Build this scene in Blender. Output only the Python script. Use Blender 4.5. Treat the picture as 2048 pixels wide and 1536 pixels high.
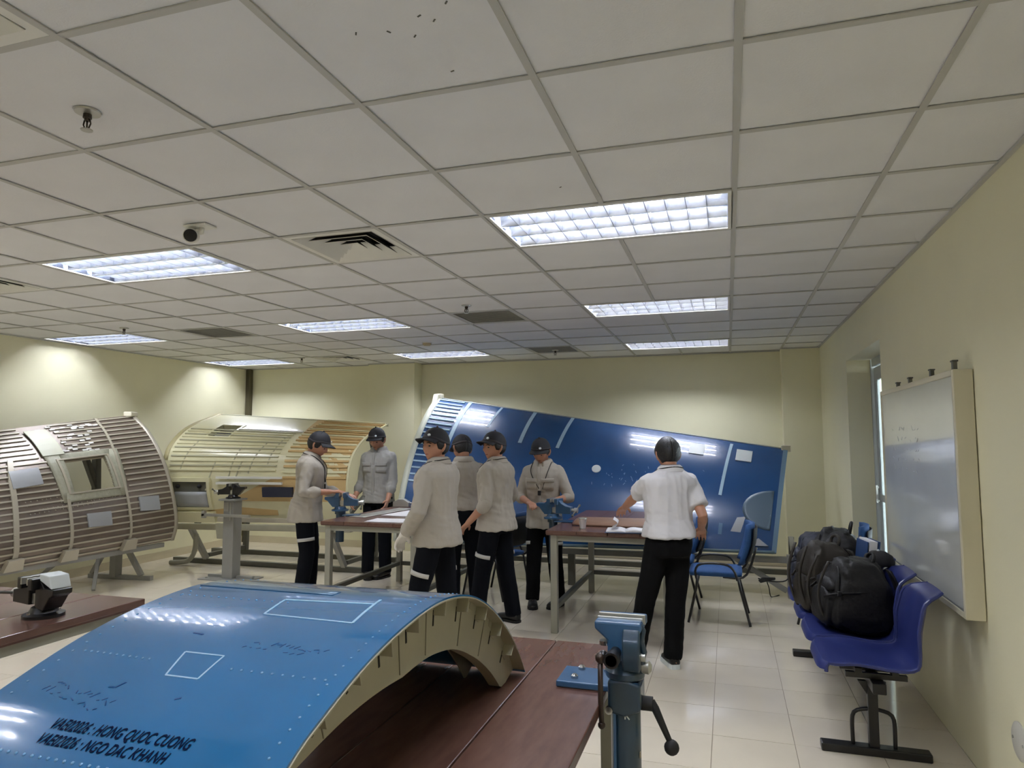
import bpy, bmesh, math, random
from math import sin, cos, pi, radians, sqrt
from mathutils import Vector as V, Matrix, noise
random.seed(7)
for _o in list(bpy.data.objects): bpy.data.objects.remove(_o)
SC = bpy.context.scene
COL = SC.collection
# ---------------------------------------------------------------- camera, world, exposure
EYE = 1.562
cam = bpy.data.cameras.new('camera'); camo = bpy.data.objects.new('camera', cam); COL.objects.link(camo)
cam.sensor_width = 36; cam.lens = 1373 / 2048 * 36; cam.clip_start = .05
_yaw, _pit, _rol = -.3034, .0811, -.0022
_f = V((sin(_yaw) * cos(_pit), cos(_yaw) * cos(_pit), sin(_pit))); _r = V((cos(_yaw), -sin(_yaw), 0)); _u = _r.cross(_f)
_r2 = _r * cos(_rol) + _u * sin(_rol); _u2 = _u * cos(_rol) - _r * sin(_rol)
camo.matrix_world = Matrix(((_r2.x, _u2.x, -_f.x, 0), (_r2.y, _u2.y, -_f.y, 0), (_r2.z, _u2.z, -_f.z, EYE), (0, 0, 0, 1)))
SC.camera = camo
SC.view_settings.view_transform = 'Standard'; SC.view_settings.look = 'None'
SC.view_settings.gamma = 1; SC.view_settings.use_curve_mapping = False
SC.view_settings.exposure = 0.78
TUBE_STRENGTH = 62.0
W = bpy.data.worlds.new('daylight'); SC.world = W; W.use_nodes = True
W.node_tree.nodes['Background'].inputs[0].default_value = (.80, .86, .92, 1)
W.node_tree.nodes['Background'].inputs[1].default_value = 5.0
SC.cycles.max_bounces = 9; SC.cycles.diffuse_bounces = 7; SC.cycles.glossy_bounces = 4
SC.cycles.caustics_reflective = False; SC.cycles.caustics_refractive = False
SC.cycles.sample_clamp_indirect = 4
SC.cycles.use_denoising = True

# ---------------------------------------------------------------- materials
def lin(c):
    return tuple(((x / 255) / 12.92 if x / 255 <= .04045 else ((x / 255 + .055) / 1.055) ** 2.4) for x in c) + (1,)
MATS = {}
def mat(name, col, rough=.5, metal=0, var=.0, vscale=6, bump=0, bscale=40, coat=0, emit=0, stretch=None, alpha=None, col2=None, spec=None, vrough=0):
    if name in MATS: return MATS[name]
    m = bpy.data.materials.new(name); m.use_nodes = True; nt = m.node_tree; N = nt.nodes; L = nt.links
    b = N['Principled BSDF']; c = lin(col)
    b.inputs['Base Color'].default_value = c; b.inputs['Roughness'].default_value = rough; b.inputs['Metallic'].default_value = metal
    if coat: b.inputs['Coat Weight'].default_value = coat; b.inputs['Coat Roughness'].default_value = .06
    if spec is not None: b.inputs['Specular IOR Level'].default_value = spec
    if emit: b.inputs['Emission Color'].default_value = c; b.inputs['Emission Strength'].default_value = emit
    if alpha is not None: b.inputs['Transmission Weight'].default_value = alpha; b.inputs['IOR'].default_value = 1.45
    if var or bump or col2:
        tc = N.new('ShaderNodeTexCoord'); mp = N.new('ShaderNodeMapping'); L.new(tc.outputs['Object'], mp.inputs[0])
        if stretch: mp.inputs['Scale'].default_value = stretch
        if var or col2:
            nz = N.new('ShaderNodeTexNoise'); nz.inputs['Scale'].default_value = vscale; nz.inputs['Detail'].default_value = 6
            L.new(mp.outputs[0], nz.inputs['Vector'])
            rp = N.new('ShaderNodeValToRGB'); rp.color_ramp.elements[0].position = .3; rp.color_ramp.elements[1].position = .7
            a = c if not col2 else lin(col2)
            rp.color_ramp.elements[0].color = tuple(x * (1 - var) for x in a[:3]) + (1,)
            rp.color_ramp.elements[1].color = tuple(min(1, x * (1 + var)) for x in c[:3]) + (1,)
            L.new(nz.outputs['Fac'], rp.inputs[0]); L.new(rp.outputs[0], b.inputs['Base Color'])
            if vrough:
                mr = N.new('ShaderNodeMapRange'); mr.inputs['To Min'].default_value = rough - vrough; mr.inputs['To Max'].default_value = rough + vrough
                L.new(nz.outputs['Fac'], mr.inputs[0]); L.new(mr.outputs[0], b.inputs['Roughness'])
        if bump:
            n2 = N.new('ShaderNodeTexNoise'); n2.inputs['Scale'].default_value = bscale; n2.inputs['Detail'].default_value = 5
            L.new(mp.outputs[0], n2.inputs['Vector'])
            bp = N.new('ShaderNodeBump'); bp.inputs['Strength'].default_value = bump; bp.inputs['Distance'].default_value = .01
            L.new(n2.outputs['Fac'], bp.inputs['Height']); L.new(bp.outputs[0], b.inputs['Normal'])
    MATS[name] = m; return m
M_WALL = mat('cream_wall_paint', (233, 230, 202), .6, var=.03, vscale=1.5, bump=.05, bscale=90)
M_CEIL = mat('ceiling_board', (227, 228, 231), .85, var=.025, vscale=3, bump=.12, bscale=160)
M_TBAR = mat('ceiling_grid_paint', (188, 188, 184), .5)
M_FLOOR = mat('floor_tile_glaze', (227, 218, 202), .09, var=.045, vscale=2.2, vrough=.03)
M_GROUT = mat('grout', (150, 140, 122), .8)
M_SKIRT = mat('skirting_tile', (205, 196, 172), .3, var=.03)
M_WOOD = mat('brown_lacquered_board', (106, 77, 68), .26, var=.03, vscale=9, stretch=(4, 1, 4), col2=(96, 68, 60), vrough=.015)
M_EDGE = mat('dark_board_edge', (78, 46, 38), .4, var=.15)
M_STEEL = mat('grey_painted_steel', (146, 145, 134), .45, var=.06)
M_STEELD = mat('dark_grey_steel', (92, 92, 84), .5, var=.1)
M_LOUV = mat('white_louvre', (126, 130, 140), .35, metal=.2)
M_RAIL = mat('polished_louvre_rail', (196, 201, 214), .18, metal=.85)
M_LAMPW = mat('lamp_reflector', (172, 178, 192), .16, metal=.95)
M_TUBE = mat('fluorescent_tube', (240, 243, 250), .5, emit=TUBE_STRENGTH)
M_WHITE = mat('white_plastic', (226, 226, 220), .4)
M_ALU = mat('aluminium', (190, 190, 184), .35, metal=.7)
M_CHROME = mat('chrome', (205, 205, 205), .2, metal=1)
M_BLACK = mat('black_paint', (22, 21, 22), .35)
M_BLACKM = mat('black_matt', (17, 17, 18), .7)
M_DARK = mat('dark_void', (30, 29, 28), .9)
M_BLUEP = mat('blue_skin_paint', (36, 106, 160), .16, coat=.8, var=.05, vscale=5)
M_BLUED = mat('navy_blue_skin_paint', (30, 76, 130), .27, coat=.45, var=.07, vscale=3)
M_BLUEL = mat('pale_blue_sealant', (166, 198, 220), .45)
M_SKY = mat('light_blue_scribe', (158, 196, 222), .5)
M_INK = mat('black_marker_ink', (8, 22, 52), .7, spec=.05)
M_INKL = mat('faded_blue_ink', (20, 72, 126), .4, spec=.2)
M_PRIM = mat('beige_green_primer', (172, 169, 150), .5, var=.05, vscale=9)
M_PRIMD = mat('dark_primer', (132, 129, 114), .55, var=.06)  # darker primer tone for the joint lines on the web
M_ALSK = mat('bare_taupe_skin', (126, 114, 104), .32, metal=.35, var=.12, vscale=5)
M_STRI = mat('stringer_beige', (182, 176, 160), .4, metal=.2)
M_CREAMP = mat('cream_panel_paint', (216, 212, 178), .28, coat=.4, var=.04)
M_CLINE = mat('cream_panel_bead', (178, 176, 150), .45)
M_TAN = mat('tan_primer', (196, 168, 118), .45, var=.07)
M_PATCH = mat('pale_grey_patch', (168, 172, 178), .35, metal=.2)
M_WHITEP = mat('white_patch', (214, 222, 226), .4)
M_VBLUE = mat('blue_hammer_paint', (52, 92, 132), .3, var=.12, vscale=14, coat=.3)
M_VBLUED = mat('dark_blue_hammer_paint', (38, 62, 82), .3, var=.14, vscale=12, coat=.3)
M_GREY = mat('mid_grey_paint', (148, 148, 144), .45, var=.05)
M_PURP = mat('purple_blue_plastic', (46, 56, 118), .3, var=.05, bump=.03, bscale=200)
M_CHB = mat('blue_fabric', (42, 84, 140), .8, var=.12, vscale=30, bump=.15, bscale=300)
M_BAG = mat('black_nylon', (19, 18, 19), .6, var=.3, vscale=9, spec=.35, bump=.45, bscale=30)
M_BAGD = mat('brown_black_nylon', (38, 33, 26), .65, var=.2, bump=.3, bscale=30)
M_BAGN = mat('navy_nylon', (22, 27, 44), .6, var=.2, bump=.3, bscale=30)
M_PAPER = mat('paper', (232, 232, 238), .6)
M_BOARD = mat('whiteboard_enamel', (206, 210, 208), .12, var=.05, vscale=2.2, coat=.5)
M_FRAME = mat('champagne_aluminium', (212, 207, 186), .45)
M_GLASS = mat('clear_glass', (235, 245, 245), .03, alpha=1)
M_SKIN = mat('skin', (186, 136, 112), .5, var=.05, vscale=14)
M_LIP = mat('lip', (142, 86, 76), .5)
M_EYE = mat('eye_dark', (28, 20, 18), .3)
M_HAIR = mat('black_hair', (16, 14, 14), .45, bump=.5, bscale=120)
M_CAP = mat('black_cap_cloth', (18, 18, 24), .75, bump=.1, bscale=200)
M_SHIRT = mat('beige_grey_work_cloth', (176, 170, 160), .85, var=.04, vscale=8, bump=.35, bscale=22, stretch=(1, 1, .5))
M_SHIRTC = mat('grey_work_cloth', (156, 155, 152), .85, var=.05, vscale=8, bump=.4, bscale=26)
M_POLO = mat('white_polo_cloth', (214, 213, 218), .85, var=.02, bump=.2, bscale=14)
M_TROU = mat('navy_black_trousers', (13, 15, 21), .95, var=.12, spec=.15, bump=.25, bscale=18, stretch=(1, 1, .5))
M_TROB = mat('black_trousers', (14, 14, 15), .95, var=.12, spec=.15, bump=.25, bscale=18, stretch=(1, 1, .5))
M_REFL = mat('silver_reflective_tape', (196, 194, 190), .4)
M_GLOVE = mat('white_cotton_glove', (222, 218, 212), .9, bump=.2, bscale=90)
M_SHOE = mat('black_shoe_leather', (18, 17, 17), .4)
M_KRAFT = mat('brown_kraft_sheet', (128, 96, 76), .5, var=.12, vscale=4, stretch=(1, 6, 1))

# ---------------------------------------------------------------- mesh helpers
def frame(d, up=None):
    d = V(d).normalized(); up = V(up) if up is not None else (V((0, 0, 1)) if abs(d.z) < .9 else V((0, 1, 0)))
    x = d.cross(up).normalized(); return x, x.cross(d).normalized() * 1.0, d
class MB:
    def __init__(s): s.v = []; s.f = []
    def add(s, vs, fs):
        o = len(s.v); s.v += [V(p) for p in vs]; s.f += [tuple(i + o for i in f) for f in fs]; return s
    def box(s, c, d, R=None):
        hx, hy, hz = d[0] / 2, d[1] / 2, d[2] / 2; c = V(c)
        vs = [V((x, y, z)) for x in (-hx, hx) for y in (-hy, hy) for z in (-hz, hz)]
        if R is not None: vs = [R @ p for p in vs]
        return s.add([c + p for p in vs], [(0, 1, 3, 2), (4, 6, 7, 5), (0, 4, 5, 1), (2, 3, 7, 6), (0, 2, 6, 4), (1, 5, 7, 3)])
    def bb(s, a, b):
        return s.box([(a[i] + b[i]) / 2 for i in range(3)], [abs(b[i] - a[i]) for i in range(3)])
    def bar(s, p, q, w, h=None, up=None):
        p, q = V(p), V(q); x, y, d = frame(q - p, up)
        return s.box((p + q) / 2, (w, h or w, (q - p).length), Matrix((x, y, d)).transposed())
    def loft(s, rings, caps=True):
        n = len(rings[0]); vs = [p for r in rings for p in r]; fs = []
        for i in range(len(rings) - 1):
            for j in range(n):
                k = (j + 1) % n; fs.append((i * n + j, i * n + k, (i + 1) * n + k, (i + 1) * n + j))
        if caps: fs.append(tuple(range(n - 1, -1, -1))); fs.append(tuple((len(rings) - 1) * n + j for j in range(n)))
        return s.add(vs, fs)
    def tube(s, pts, r, n=8, closed=False, caps=True, rnd=False):
        pts = [V(p) for p in pts]; rr = list(r) if hasattr(r, '__len__') else [r] * len(pts)
        if rnd:
            a = (pts[0] - pts[1]).normalized(); b = (pts[-1] - pts[-2]).normalized(); A, B, ra, rb = pts[0], pts[-1], rr[0], rr[-1]
            pts = [A + a * ra * .95, A + a * ra * .7] + pts + [B + b * rb * .7, B + b * rb * .95]; rr = [ra * .3, ra * .75] + rr + [rb * .75, rb * .3]
        rings = []; x = None
        for i, p in enumerate(pts):
            if closed: d = pts[(i + 1) % len(pts)] - pts[i - 1]
            else: d = pts[min(i + 1, len(pts) - 1)] - pts[max(i - 1, 0)]
            d.normalize()
            if x is None: x = frame(d)[0]
            else:
                x = x - d * x.dot(d); x.normalize()
            y = d.cross(x)
            rings.append([p + (x * cos(t) + y * sin(t)) * rr[i] for t in [2 * pi * k / n for k in range(n)]])
        if closed: rings.append(rings[0]); caps = False
        return s.loft(rings, caps)
    def cyl(s, p, q, r, n=16, r2=None): return s.tube([p, q], [r, r if r2 is None else r2], n)
    def lathe(s, prof, c=(0, 0, 0), n=20, axis='z'):
        rings = []
        for r, z in prof:
            rg = []
            for k in range(n):
                t = 2 * pi * k / n; a, b = r * cos(t), r * sin(t)
                rg.append(V(c) + V({'z': (a, b, z), 'x': (z, a, b), 'y': (b, z, a)}[axis]))
            rings.append(rg)
        return s.loft(rings)
    def ball(s, c, r, n=12, sc=(1, 1, 1), R=None):
        rings = []
        for i in range(n // 2 + 1):
            ph = -pi / 2 + pi * i / (n // 2); ph = max(-1.5, min(1.5, ph)); rg = []
            for k in range(n):
                t = 2 * pi * k / n; p = V((cos(ph) * cos(t) * sc[0], cos(ph) * sin(t) * sc[1], sin(ph) * sc[2])) * r
                rg.append(V(c) + (R @ p if R is not None else p))
            rings.append(rg)
        return s.loft(rings)
    def prism(s, poly, dvec):
        n = len(poly); a = [V(p) for p in poly]; d = V(dvec)
        return s.add(a + [p + d for p in a], [tuple(range(n - 1, -1, -1)), tuple(range(n, 2 * n))] + [(i, (i + 1) % n, n + (i + 1) % n, n + i) for i in range(n)])
    def slab(s, P, Q, mask=None):
        """P[i][j] outer points, Q[i][j] inner points -> closed slab; mask(i,j) keeps a cell"""
        m, n = len(P), len(P[0]); o = len(s.v)
        s.v += [V(p) for r in P for p in r] + [V(p) for r in Q for p in r]; h = m * n
        keep = lambda i, j: 0 <= i < m - 1 and 0 <= j < n - 1 and (mask is None or mask(i, j))
        ix = lambda i, j: o + i * n + j
        for i in range(m - 1):
            for j in range(n - 1):
                if not keep(i, j): continue
                a, b, c, d = ix(i, j), ix(i + 1, j), ix(i + 1, j + 1), ix(i, j + 1)
                s.f.append((a, b, c, d)); s.f.append((d + h, c + h, b + h, a + h))
                for (di, dj, e, g) in ((-1, 0, d, a), (1, 0, b, c), (0, -1, a, b), (0, 1, c, d)):
                    if not keep(i + di, j + dj): s.f.append((g, e, e + h, g + h))
        return s
    def xf(s, M4):
        s.v = [M4 @ p for p in s.v]; return s
    def mesh(s, name):
        me = bpy.data.meshes.new(name); me.from_pydata([tuple(p) for p in s.v], [], s.f)
        bm = bmesh.new(); bm.from_mesh(me); bmesh.ops.recalc_face_normals(bm, faces=bm.faces)
        loose = [v for v in bm.verts if not v.link_faces]
        if loose: bmesh.ops.delete(bm, geom=loose, context='VERTS')
        bm.to_mesh(me); bm.free(); return me
def link(name, me, m, parent=None, smooth=False, bevel=0, loc=None):
    if m is not None and not me.materials: me.materials.append(m)
    o = bpy.data.objects.new(name, me); COL.objects.link(o)
    if parent is not None: o.parent = parent
    if loc is not None: o.location = loc
    if smooth:
        for p in me.polygons: p.use_smooth = True
        if smooth == 2:
            try: me.set_sharp_from_angle(angle=radians(38))
            except Exception: pass
    if bevel:
        b = o.modifiers.new('bevel', 'BEVEL'); b.width = bevel; b.segments = 2; b.limit_method = 'ANGLE'; b.angle_limit = radians(40)
    return o
def obj(name, mb, m, parent=None, smooth=False, bevel=0, loc=None): return link(name, mb.mesh(name), m, parent, smooth, bevel, loc)
def thing(name, label, cat, loc=(0, 0, 0), rz=0, group=None):
    o = bpy.data.objects.new(name, None); COL.objects.link(o); o.location = loc; o.rotation_euler = (0, 0, rz); o.empty_display_size = .1
    o['label'] = label; o['category'] = cat
    if group: o['group'] = group
    return o
def tag(o, label, cat, group=None):
    o['label'] = label; o['category'] = cat
    if group: o['group'] = group
    return o
def struct(o): o['kind'] = 'structure'; return o
def stuff(o): o['kind'] = 'stuff'; return o
def dup(root, loc, rz, label, group=None, name=None):
    r = root.copy(); COL.objects.link(r); r.location = loc; r.rotation_euler = (0, 0, rz); r['label'] = label
    if group: r['group'] = group
    for ch in list(root.children):
        c = ch.copy(); COL.objects.link(c); c.parent = r
        for g in list(ch.children):
            d = g.copy(); COL.objects.link(d); d.parent = c
    return r
def spl(pts, n):
    P = [V(p) for p in pts]; P = [P[0] * 2 - P[1]] + P + [P[-1] * 2 - P[-2]]; o = []
    for i in range(1, len(P) - 2):
        a, b, c, d = P[i - 1:i + 3]
        for k in range(16):
            t = k / 16; o.append(.5 * (2 * b + (c - a) * t + (2 * a - 5 * b + 4 * c - d) * t * t + (3 * b - a - 3 * c + d) * t ** 3))
    o.append(P[-2]); L = [0]
    for i in range(1, len(o)): L.append(L[-1] + (o[i] - o[i - 1]).length)
    r = []; j = 0
    for k in range(n):
        s = L[-1] * k / (n - 1)
        while j < len(L) - 2 and L[j + 1] < s: j += 1
        t = (s - L[j]) / max(1e-9, L[j + 1] - L[j]); r.append(o[j].lerp(o[j + 1], min(1, t)))
    return r
Z3 = lambda d: Matrix.Rotation(d, 3, 'Z')
X3 = lambda d: Matrix.Rotation(d, 3, 'X')
Y3 = lambda d: Matrix.Rotation(d, 3, 'Y')
# ================================================================ room
XL, XR, YB, YF, HC = -7.2, 1.09, 9.0, -3.2, 2.679
GX, GY = .058, 1.958            # ceiling grid origin
# floor
fl = struct(obj('floor', MB().bb((XL - .2, YF - .2, -.12), (XR + .5, YB + .5, -.004)), M_GROUT))
TX, TY, TS = -.1185, 3.925, .406
tl = []
i0, i1 = int((XL - TX) / TS) - 1, int((XR - TX) / TS) + 1
for i in range(i0, i1 + 1):
    for j in range(int((YF - TY) / TS) - 1, int((YB + .2 - TY) / TS) + 1):
        a, b = max(XL, TX + i * TS), min(XR, TX + (i + 1) * TS); c, d = max(YF, TY + j * TS), min(YB + .18, TY + (j + 1) * TS)
        if b - a < .03 or d - c < .03: continue
        tl.append((a, b, c, d))
def floor_seen(t):
    x, y = (t[0] + t[1]) / 2, (t[2] + t[3]) / 2
    if y < 2.4: return 99
    a = math.atan2(x, y) - _yaw
    if abs(a) > .68: return 99
    if x < -1.3 and y < 5.2 and x > -3.4: return 60 + y
    return y + abs(x) * .4
tl.sort(key=floor_seen)
fm = {}
rest = MB()
for n, (a, b, c, d) in enumerate(tl):
    g = .0016
    if n < 290:
        key = (round(b - a, 3), round(d - c, 3))
        if key not in fm:
            fm[key] = MB().box((0, 0, -.004), (b - a - 2 * g, d - c - 2 * g, .008)).mesh('floor_tile'); fm[key].materials.append(M_FLOOR)
        o = link('floor_tile', fm[key], M_FLOOR, fl, loc=((a + b) / 2, (c + d) / 2, random.uniform(-.0004, .0004)))
        o.rotation_euler = (random.uniform(-.0008, .0008), random.uniform(-.0008, .0008), 0)
    else: rest.bb((a + g, c + g, -.008), (b - g, d - g, 0))
stuff(obj('floor_tiling', rest, M_FLOOR, fl))
# walls
WT = 2.9
bw = MB()
bw.bb((XL - .2, 9.22, 0), (XR + .4, 9.4, WT))              # recessed back
bw.bb((XL - .2, 9.08, 0), (-5.0, 9.22, WT))                # left section
bw.bb((-5.02, 8.97, 0), (-4.28, 9.22, WT))                 # left column
bw.bb((.655, YB, 0), (XR + .02, 9.22, WT))                 # right column
struct(obj('wall_back', bw, M_WALL))
struct(obj('wall_left', MB().bb((XL - .2, YF - .2, 0), (XL, 9.3, WT)), M_WALL))
struct(obj('wall_front', MB().bb((XL - .2, YF - .2, 0), (XR + .4, YF, WT)), M_WALL))
DY0, DY1, DZ = 5.62, 7.12, 2.30
rw = MB()
rw.bb((XR, YF - .2, 0), (XR + .34, DY0, WT)); rw.bb((XR, DY1, 0), (XR + .34, 9.4, WT)); rw.bb((XR, DY0, DZ), (XR + .34, DY1, WT))
struct(obj('wall_right', rw, M_WALL))
sk = MB(); sk.bb((XL, 9.065, 0), (-5.02, 9.08, .1)); sk.bb((-4.28, 9.205, 0), (.655, 9.22, .1)); sk.bb((.655, YB - .014, 0), (XR, YB, .1))
struct(obj('baseboard_back', sk, M_SKIRT))
struct(obj('baseboard_left', MB().bb((XL, YF, 0), (XL + .014, 9.06, .1)), M_SKIRT))
struct(obj('trim_1', MB().bb((XL + .002, 9.0, 0), (XL + .075, 9.079, HC - .002)), mat('dark_conduit', (84, 78, 56), .6), bevel=.006))
ct = MB(); ct.bb((XL, YF, HC - .012), (XL + .02, 9.1, HC)); ct.bb((XR - .02, YF, HC - .012), (XR, YB, HC)); ct.bb((XL, 9.06, HC - .012), (-5.02, 9.08, HC)); ct.bb((-4.28, 9.2, HC - .012), (.655, 9.22, HC)); ct.bb((-5.02, 8.95, HC - .012), (-4.28, 8.97, HC)); ct.bb((.655, YB - .02, HC - .012), (XR, YB, HC))
struct(obj('trim_2', ct, M_TBAR))
# door / glazed opening in right wall
dr = bpy.data.objects.new('door_1', None); COL.objects.link(dr); struct(dr)
def dpart(n, m, *bbs, bevel=.003):
    mb = MB()
    for a, b in bbs: mb.bb(a, b)
    return obj(n, mb, m, dr, bevel=bevel)
M_DOORF = mat('white_door_frame', (178, 184, 182), .35)
dpart('door_frame', M_DOORF, ((XR + .2, DY1 - .035, 0), (XR + .28, DY1, DZ)), ((XR + .2, DY0, 0), (XR + .28, DY0 + .07, DZ)), ((XR + .2, DY0 + .07, DZ - .07), (XR + .28, DY1 - .07, DZ)))
dpart('door_leaf', M_DOORF, ((XR + .22, DY1 - .10, .01), (XR + .26, DY1 - .045, DZ - .08)), ((XR + .22, DY0 + .08, .01), (XR + .26, DY0 + .18, DZ - .08)), ((XR + .22, DY0 + .18, DZ - .2), (XR + .26, DY1 - .10, DZ - .08)), ((XR + .22, DY0 + .18, .01), (XR + .26, DY1 - .10, .5)), ((XR + .22, DY0 + .18, 1.0), (XR + .26, DY1 - .10, 1.06)))
dpart('pane', M_GLASS, ((XR + .237, DY0 + .18, .5), (XR + .243, DY1 - .10, 1.0)), ((XR + .237, DY0 + .18, 1.06), (XR + .243, DY1 - .10, DZ - .2)), bevel=0)
obj('door_handle', MB().bar((XR + .2, DY1 - .07, .98), (XR + .2, DY1 - .07, 1.14), .02).bb((XR + .2, DY1 - .08, .99), (XR + .23, DY1 - .06, 1.01)).bb((XR + .2, DY1 - .08, 1.11), (XR + .23, DY1 - .06, 1.13)), M_ALU, dr, bevel=.003)

# ceiling
lamps = [(-2, 2), (-2, 6), (-2, 10), (-7, 2), (-7, 6), (-7, 10), (-12, 6), (-12, 10), (-12, 2), (-2, -2), (-7, -2), (-12, -2), (-2, -6), (-7, -6)]
vents4 = [(-4, 2), (-9, 2), (-9, 10), (-4, -2)]
grilles = [(-4, 6), (-4, 10), (-9, 6)]
used = set()
for i, j in lamps: used |= {(i, j), (i + 1, j)}
used |= set(vents4) | set(grilles)
ceil = struct(obj('ceiling', MB().bb((XL - .2, YF - .2, HC + .14), (XR + .4, 9.4, HC + .2)), M_CEIL))
tile_me = {}; behind = MB()
for i in range(-13, 2):
    for j in range(-9, 13):
        a, b = max(XL, GX + .6 * i), min(XR, GX + .6 * (i + 1)); c, d = max(YF, GY + .6 * j), min(9.2, GY + .6 * (j + 1))
        if b - a < .04 or d - c < .04 or (i, j) in used: continue
        if j < -1: behind.bb((a, c, HC + .002), (b, d, HC + .014)); continue
        key = (round(b - a, 3), round(d - c, 3))
        if key not in tile_me:
            w, h = b - a - .006, d - c - .006; mb = MB(); mb.box((0, 0, .008), (w, h, .012)); tile_me[key] = mb.mesh('ceiling_tile'); tile_me[key].materials.append(M_CEIL)
        o = link('ceiling_tile', tile_me[key], M_CEIL, ceil, loc=((a + b) / 2, (c + d) / 2, HC + random.uniform(0, .0015)))
        o.rotation_euler = (random.uniform(-.002, .002), random.uniform(-.002, .002), 0)
stuff(obj('ceiling_tiling', behind, M_CEIL, ceil))
for i in range(-11, 2):
    cuts = sorted((GY + .6 * j, GY + .6 * (j + 1)) for (li, j) in lamps if li + 1 == i); ya = YF; mb = MB()
    for c0, c1 in cuts + [(9.2, 9.2)]:
        mb.bb((-.012, ya, -.004), (.012, c0, 0)); mb.bb((-.0015, ya, 0), (.0015, c0, .03)); ya = c1
    obj('grid_bar', mb, M_TBAR, ceil, loc=(GX + .6 * i, 0, HC))
cross = {}
for j in range(-8, 13):
    # cross bars run between main bars; lamps interrupt none of the rows they sit in
    mb = MB().bb((XL, -.012, -.0036), (XR, .012, .0004)); obj('grid_cross_bar', mb, M_TBAR, ceil, loc=(0, GY + .6 * j, HC))
# dirt specks on the near tile
sp = MB()
for (x, y) in [(-.86, 1.62), (-.80, 1.66), (-.75, 1.58), (-.72, 1.61), (-.77, 1.86), (-.95, 1.6), (-.14, 1.66), (-.17, 1.63), (-.68, 2.9), (-.66, 1.55)]:
    sp.box((x, y, HC + .0015), (.004, .012, .002), Z3(random.uniform(0, 3)))
stuff(obj('dirt_speck', sp, M_STEELD, ceil))

# ---------------------------------------------------------------- fluorescent lamps
LX, LY = 1.188, .588
def lamp_meshes():
    d = .095; fr = MB()
    x, y = LX / 2, LY / 2; w = .022
    fr.bb((-x, -y, -.004), (x, -y + w, .004)); fr.bb((-x, y - w, -.004), (x, y, .004)); fr.bb((-x, -y + w, -.004), (-x + w, y - w, .004)); fr.bb((x - w, -y + w, -.004), (x, y - w, .004))
    hs = MB(); hs.bb((-x, -y, d), (x, y, d + .008)); hs.bb((-x, -y, .004), (x, -y + .006, d)); hs.bb((-x, y - .006, .004), (x, y, d)); hs.bb((-x, -y + .006, .004), (-x + .006, y - .006, d)); hs.bb((x - .006, -y + .006, .004), (x, y - .006, d))
    ys = [-.18, 0, .18]
    lo = []
    for k in (-.272, -.09, .09, .272):      # long parabolic louvres
        mb = MB(); wv = .03; mb.prism([(-x + .024, k - .003, .002), (-x + .024, k + .003, .002), (-x + .024, k + wv * .5, .052), (-x + .024, k - wv * .5, .052)], (LX - .048, 0, 0)); lo.append(mb.mesh('louver_rail'))
    cb = MB(); xs = [-x + .024 + (LX - .048) * k / 12 for k in range(1, 12)]
    cb.prism([(-.0015, -y + .024, .004), (.0015, -y + .024, .004), (.006, -y + .024, .046), (-.006, -y + .024, .046)], (0, LY - .048, 0))
    tb = [MB().cyl((-x + .05, yy, .072), (x - .05, yy, .072), .013, 10).mesh('tube') for yy in ys]
    rf = MB()
    return fr.mesh('frame'), hs.mesh('housing'), lo, cb.mesh('louver_blade'), xs, tb
LM = lamp_meshes()
lamp_lab = {(-2, 2): 'large nearest louvred ceiling light, right of the square air diffuser', (-2, 6): 'second louvred ceiling light in the right-hand row of lights',
 (-2, 10): 'third louvred ceiling light in the right-hand row, nearest the back wall', (-7, 2): 'bright louvred ceiling light behind the white dome camera', (-7, 6): 'middle-row louvred ceiling light over the cap-wearing men, second from camera',
 (-7, 10): 'middle-row louvred ceiling light close to the back wall', (-12, 6): 'louvred ceiling light beside the left wall, behind a ceiling sprinkler', (-12, 10): 'louvred ceiling light in the far left corner of the ceiling'}
for (i, j) in lamps:
    lab = lamp_lab.get((i, j), 'louvred fluorescent ceiling light out of view, row %s' % ('right' if i == -2 else 'middle' if i == -7 else 'left'))
    if (i, j) not in lamp_lab: lab = {(-12, 2): 'louvred ceiling light beyond the left picture edge, level with the nearest diffuser', (-2, -2): 'louvred ceiling light straight above the foreground table, out of view', (-7, -2): 'louvred ceiling light above the table at the left edge, out of view', (-12, -2): 'louvred ceiling light by the left wall beside the viewer, out of view', (-2, -6): 'louvred ceiling light behind the viewer on the right', (-7, -6): 'louvred ceiling light behind the viewer on the left'}[(i, j)]
    t = thing('ceiling_light', lab, 'light', (GX + .6 * (i + 1), GY + .6 * j + .3, HC), 0, 'louvred ceiling lights')
    link('frame', LM[0], M_WHITE, t); link('housing', LM[1], M_LAMPW, t)
    for q in LM[2]: link('louver_rail', q, M_RAIL, t)
    for x in LM[4]: link('louver_blade', LM[3], M_LOUV, t, loc=(x, 0, 0))
    for q in LM[5]: link('tube', q, M_TUBE, t)
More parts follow.
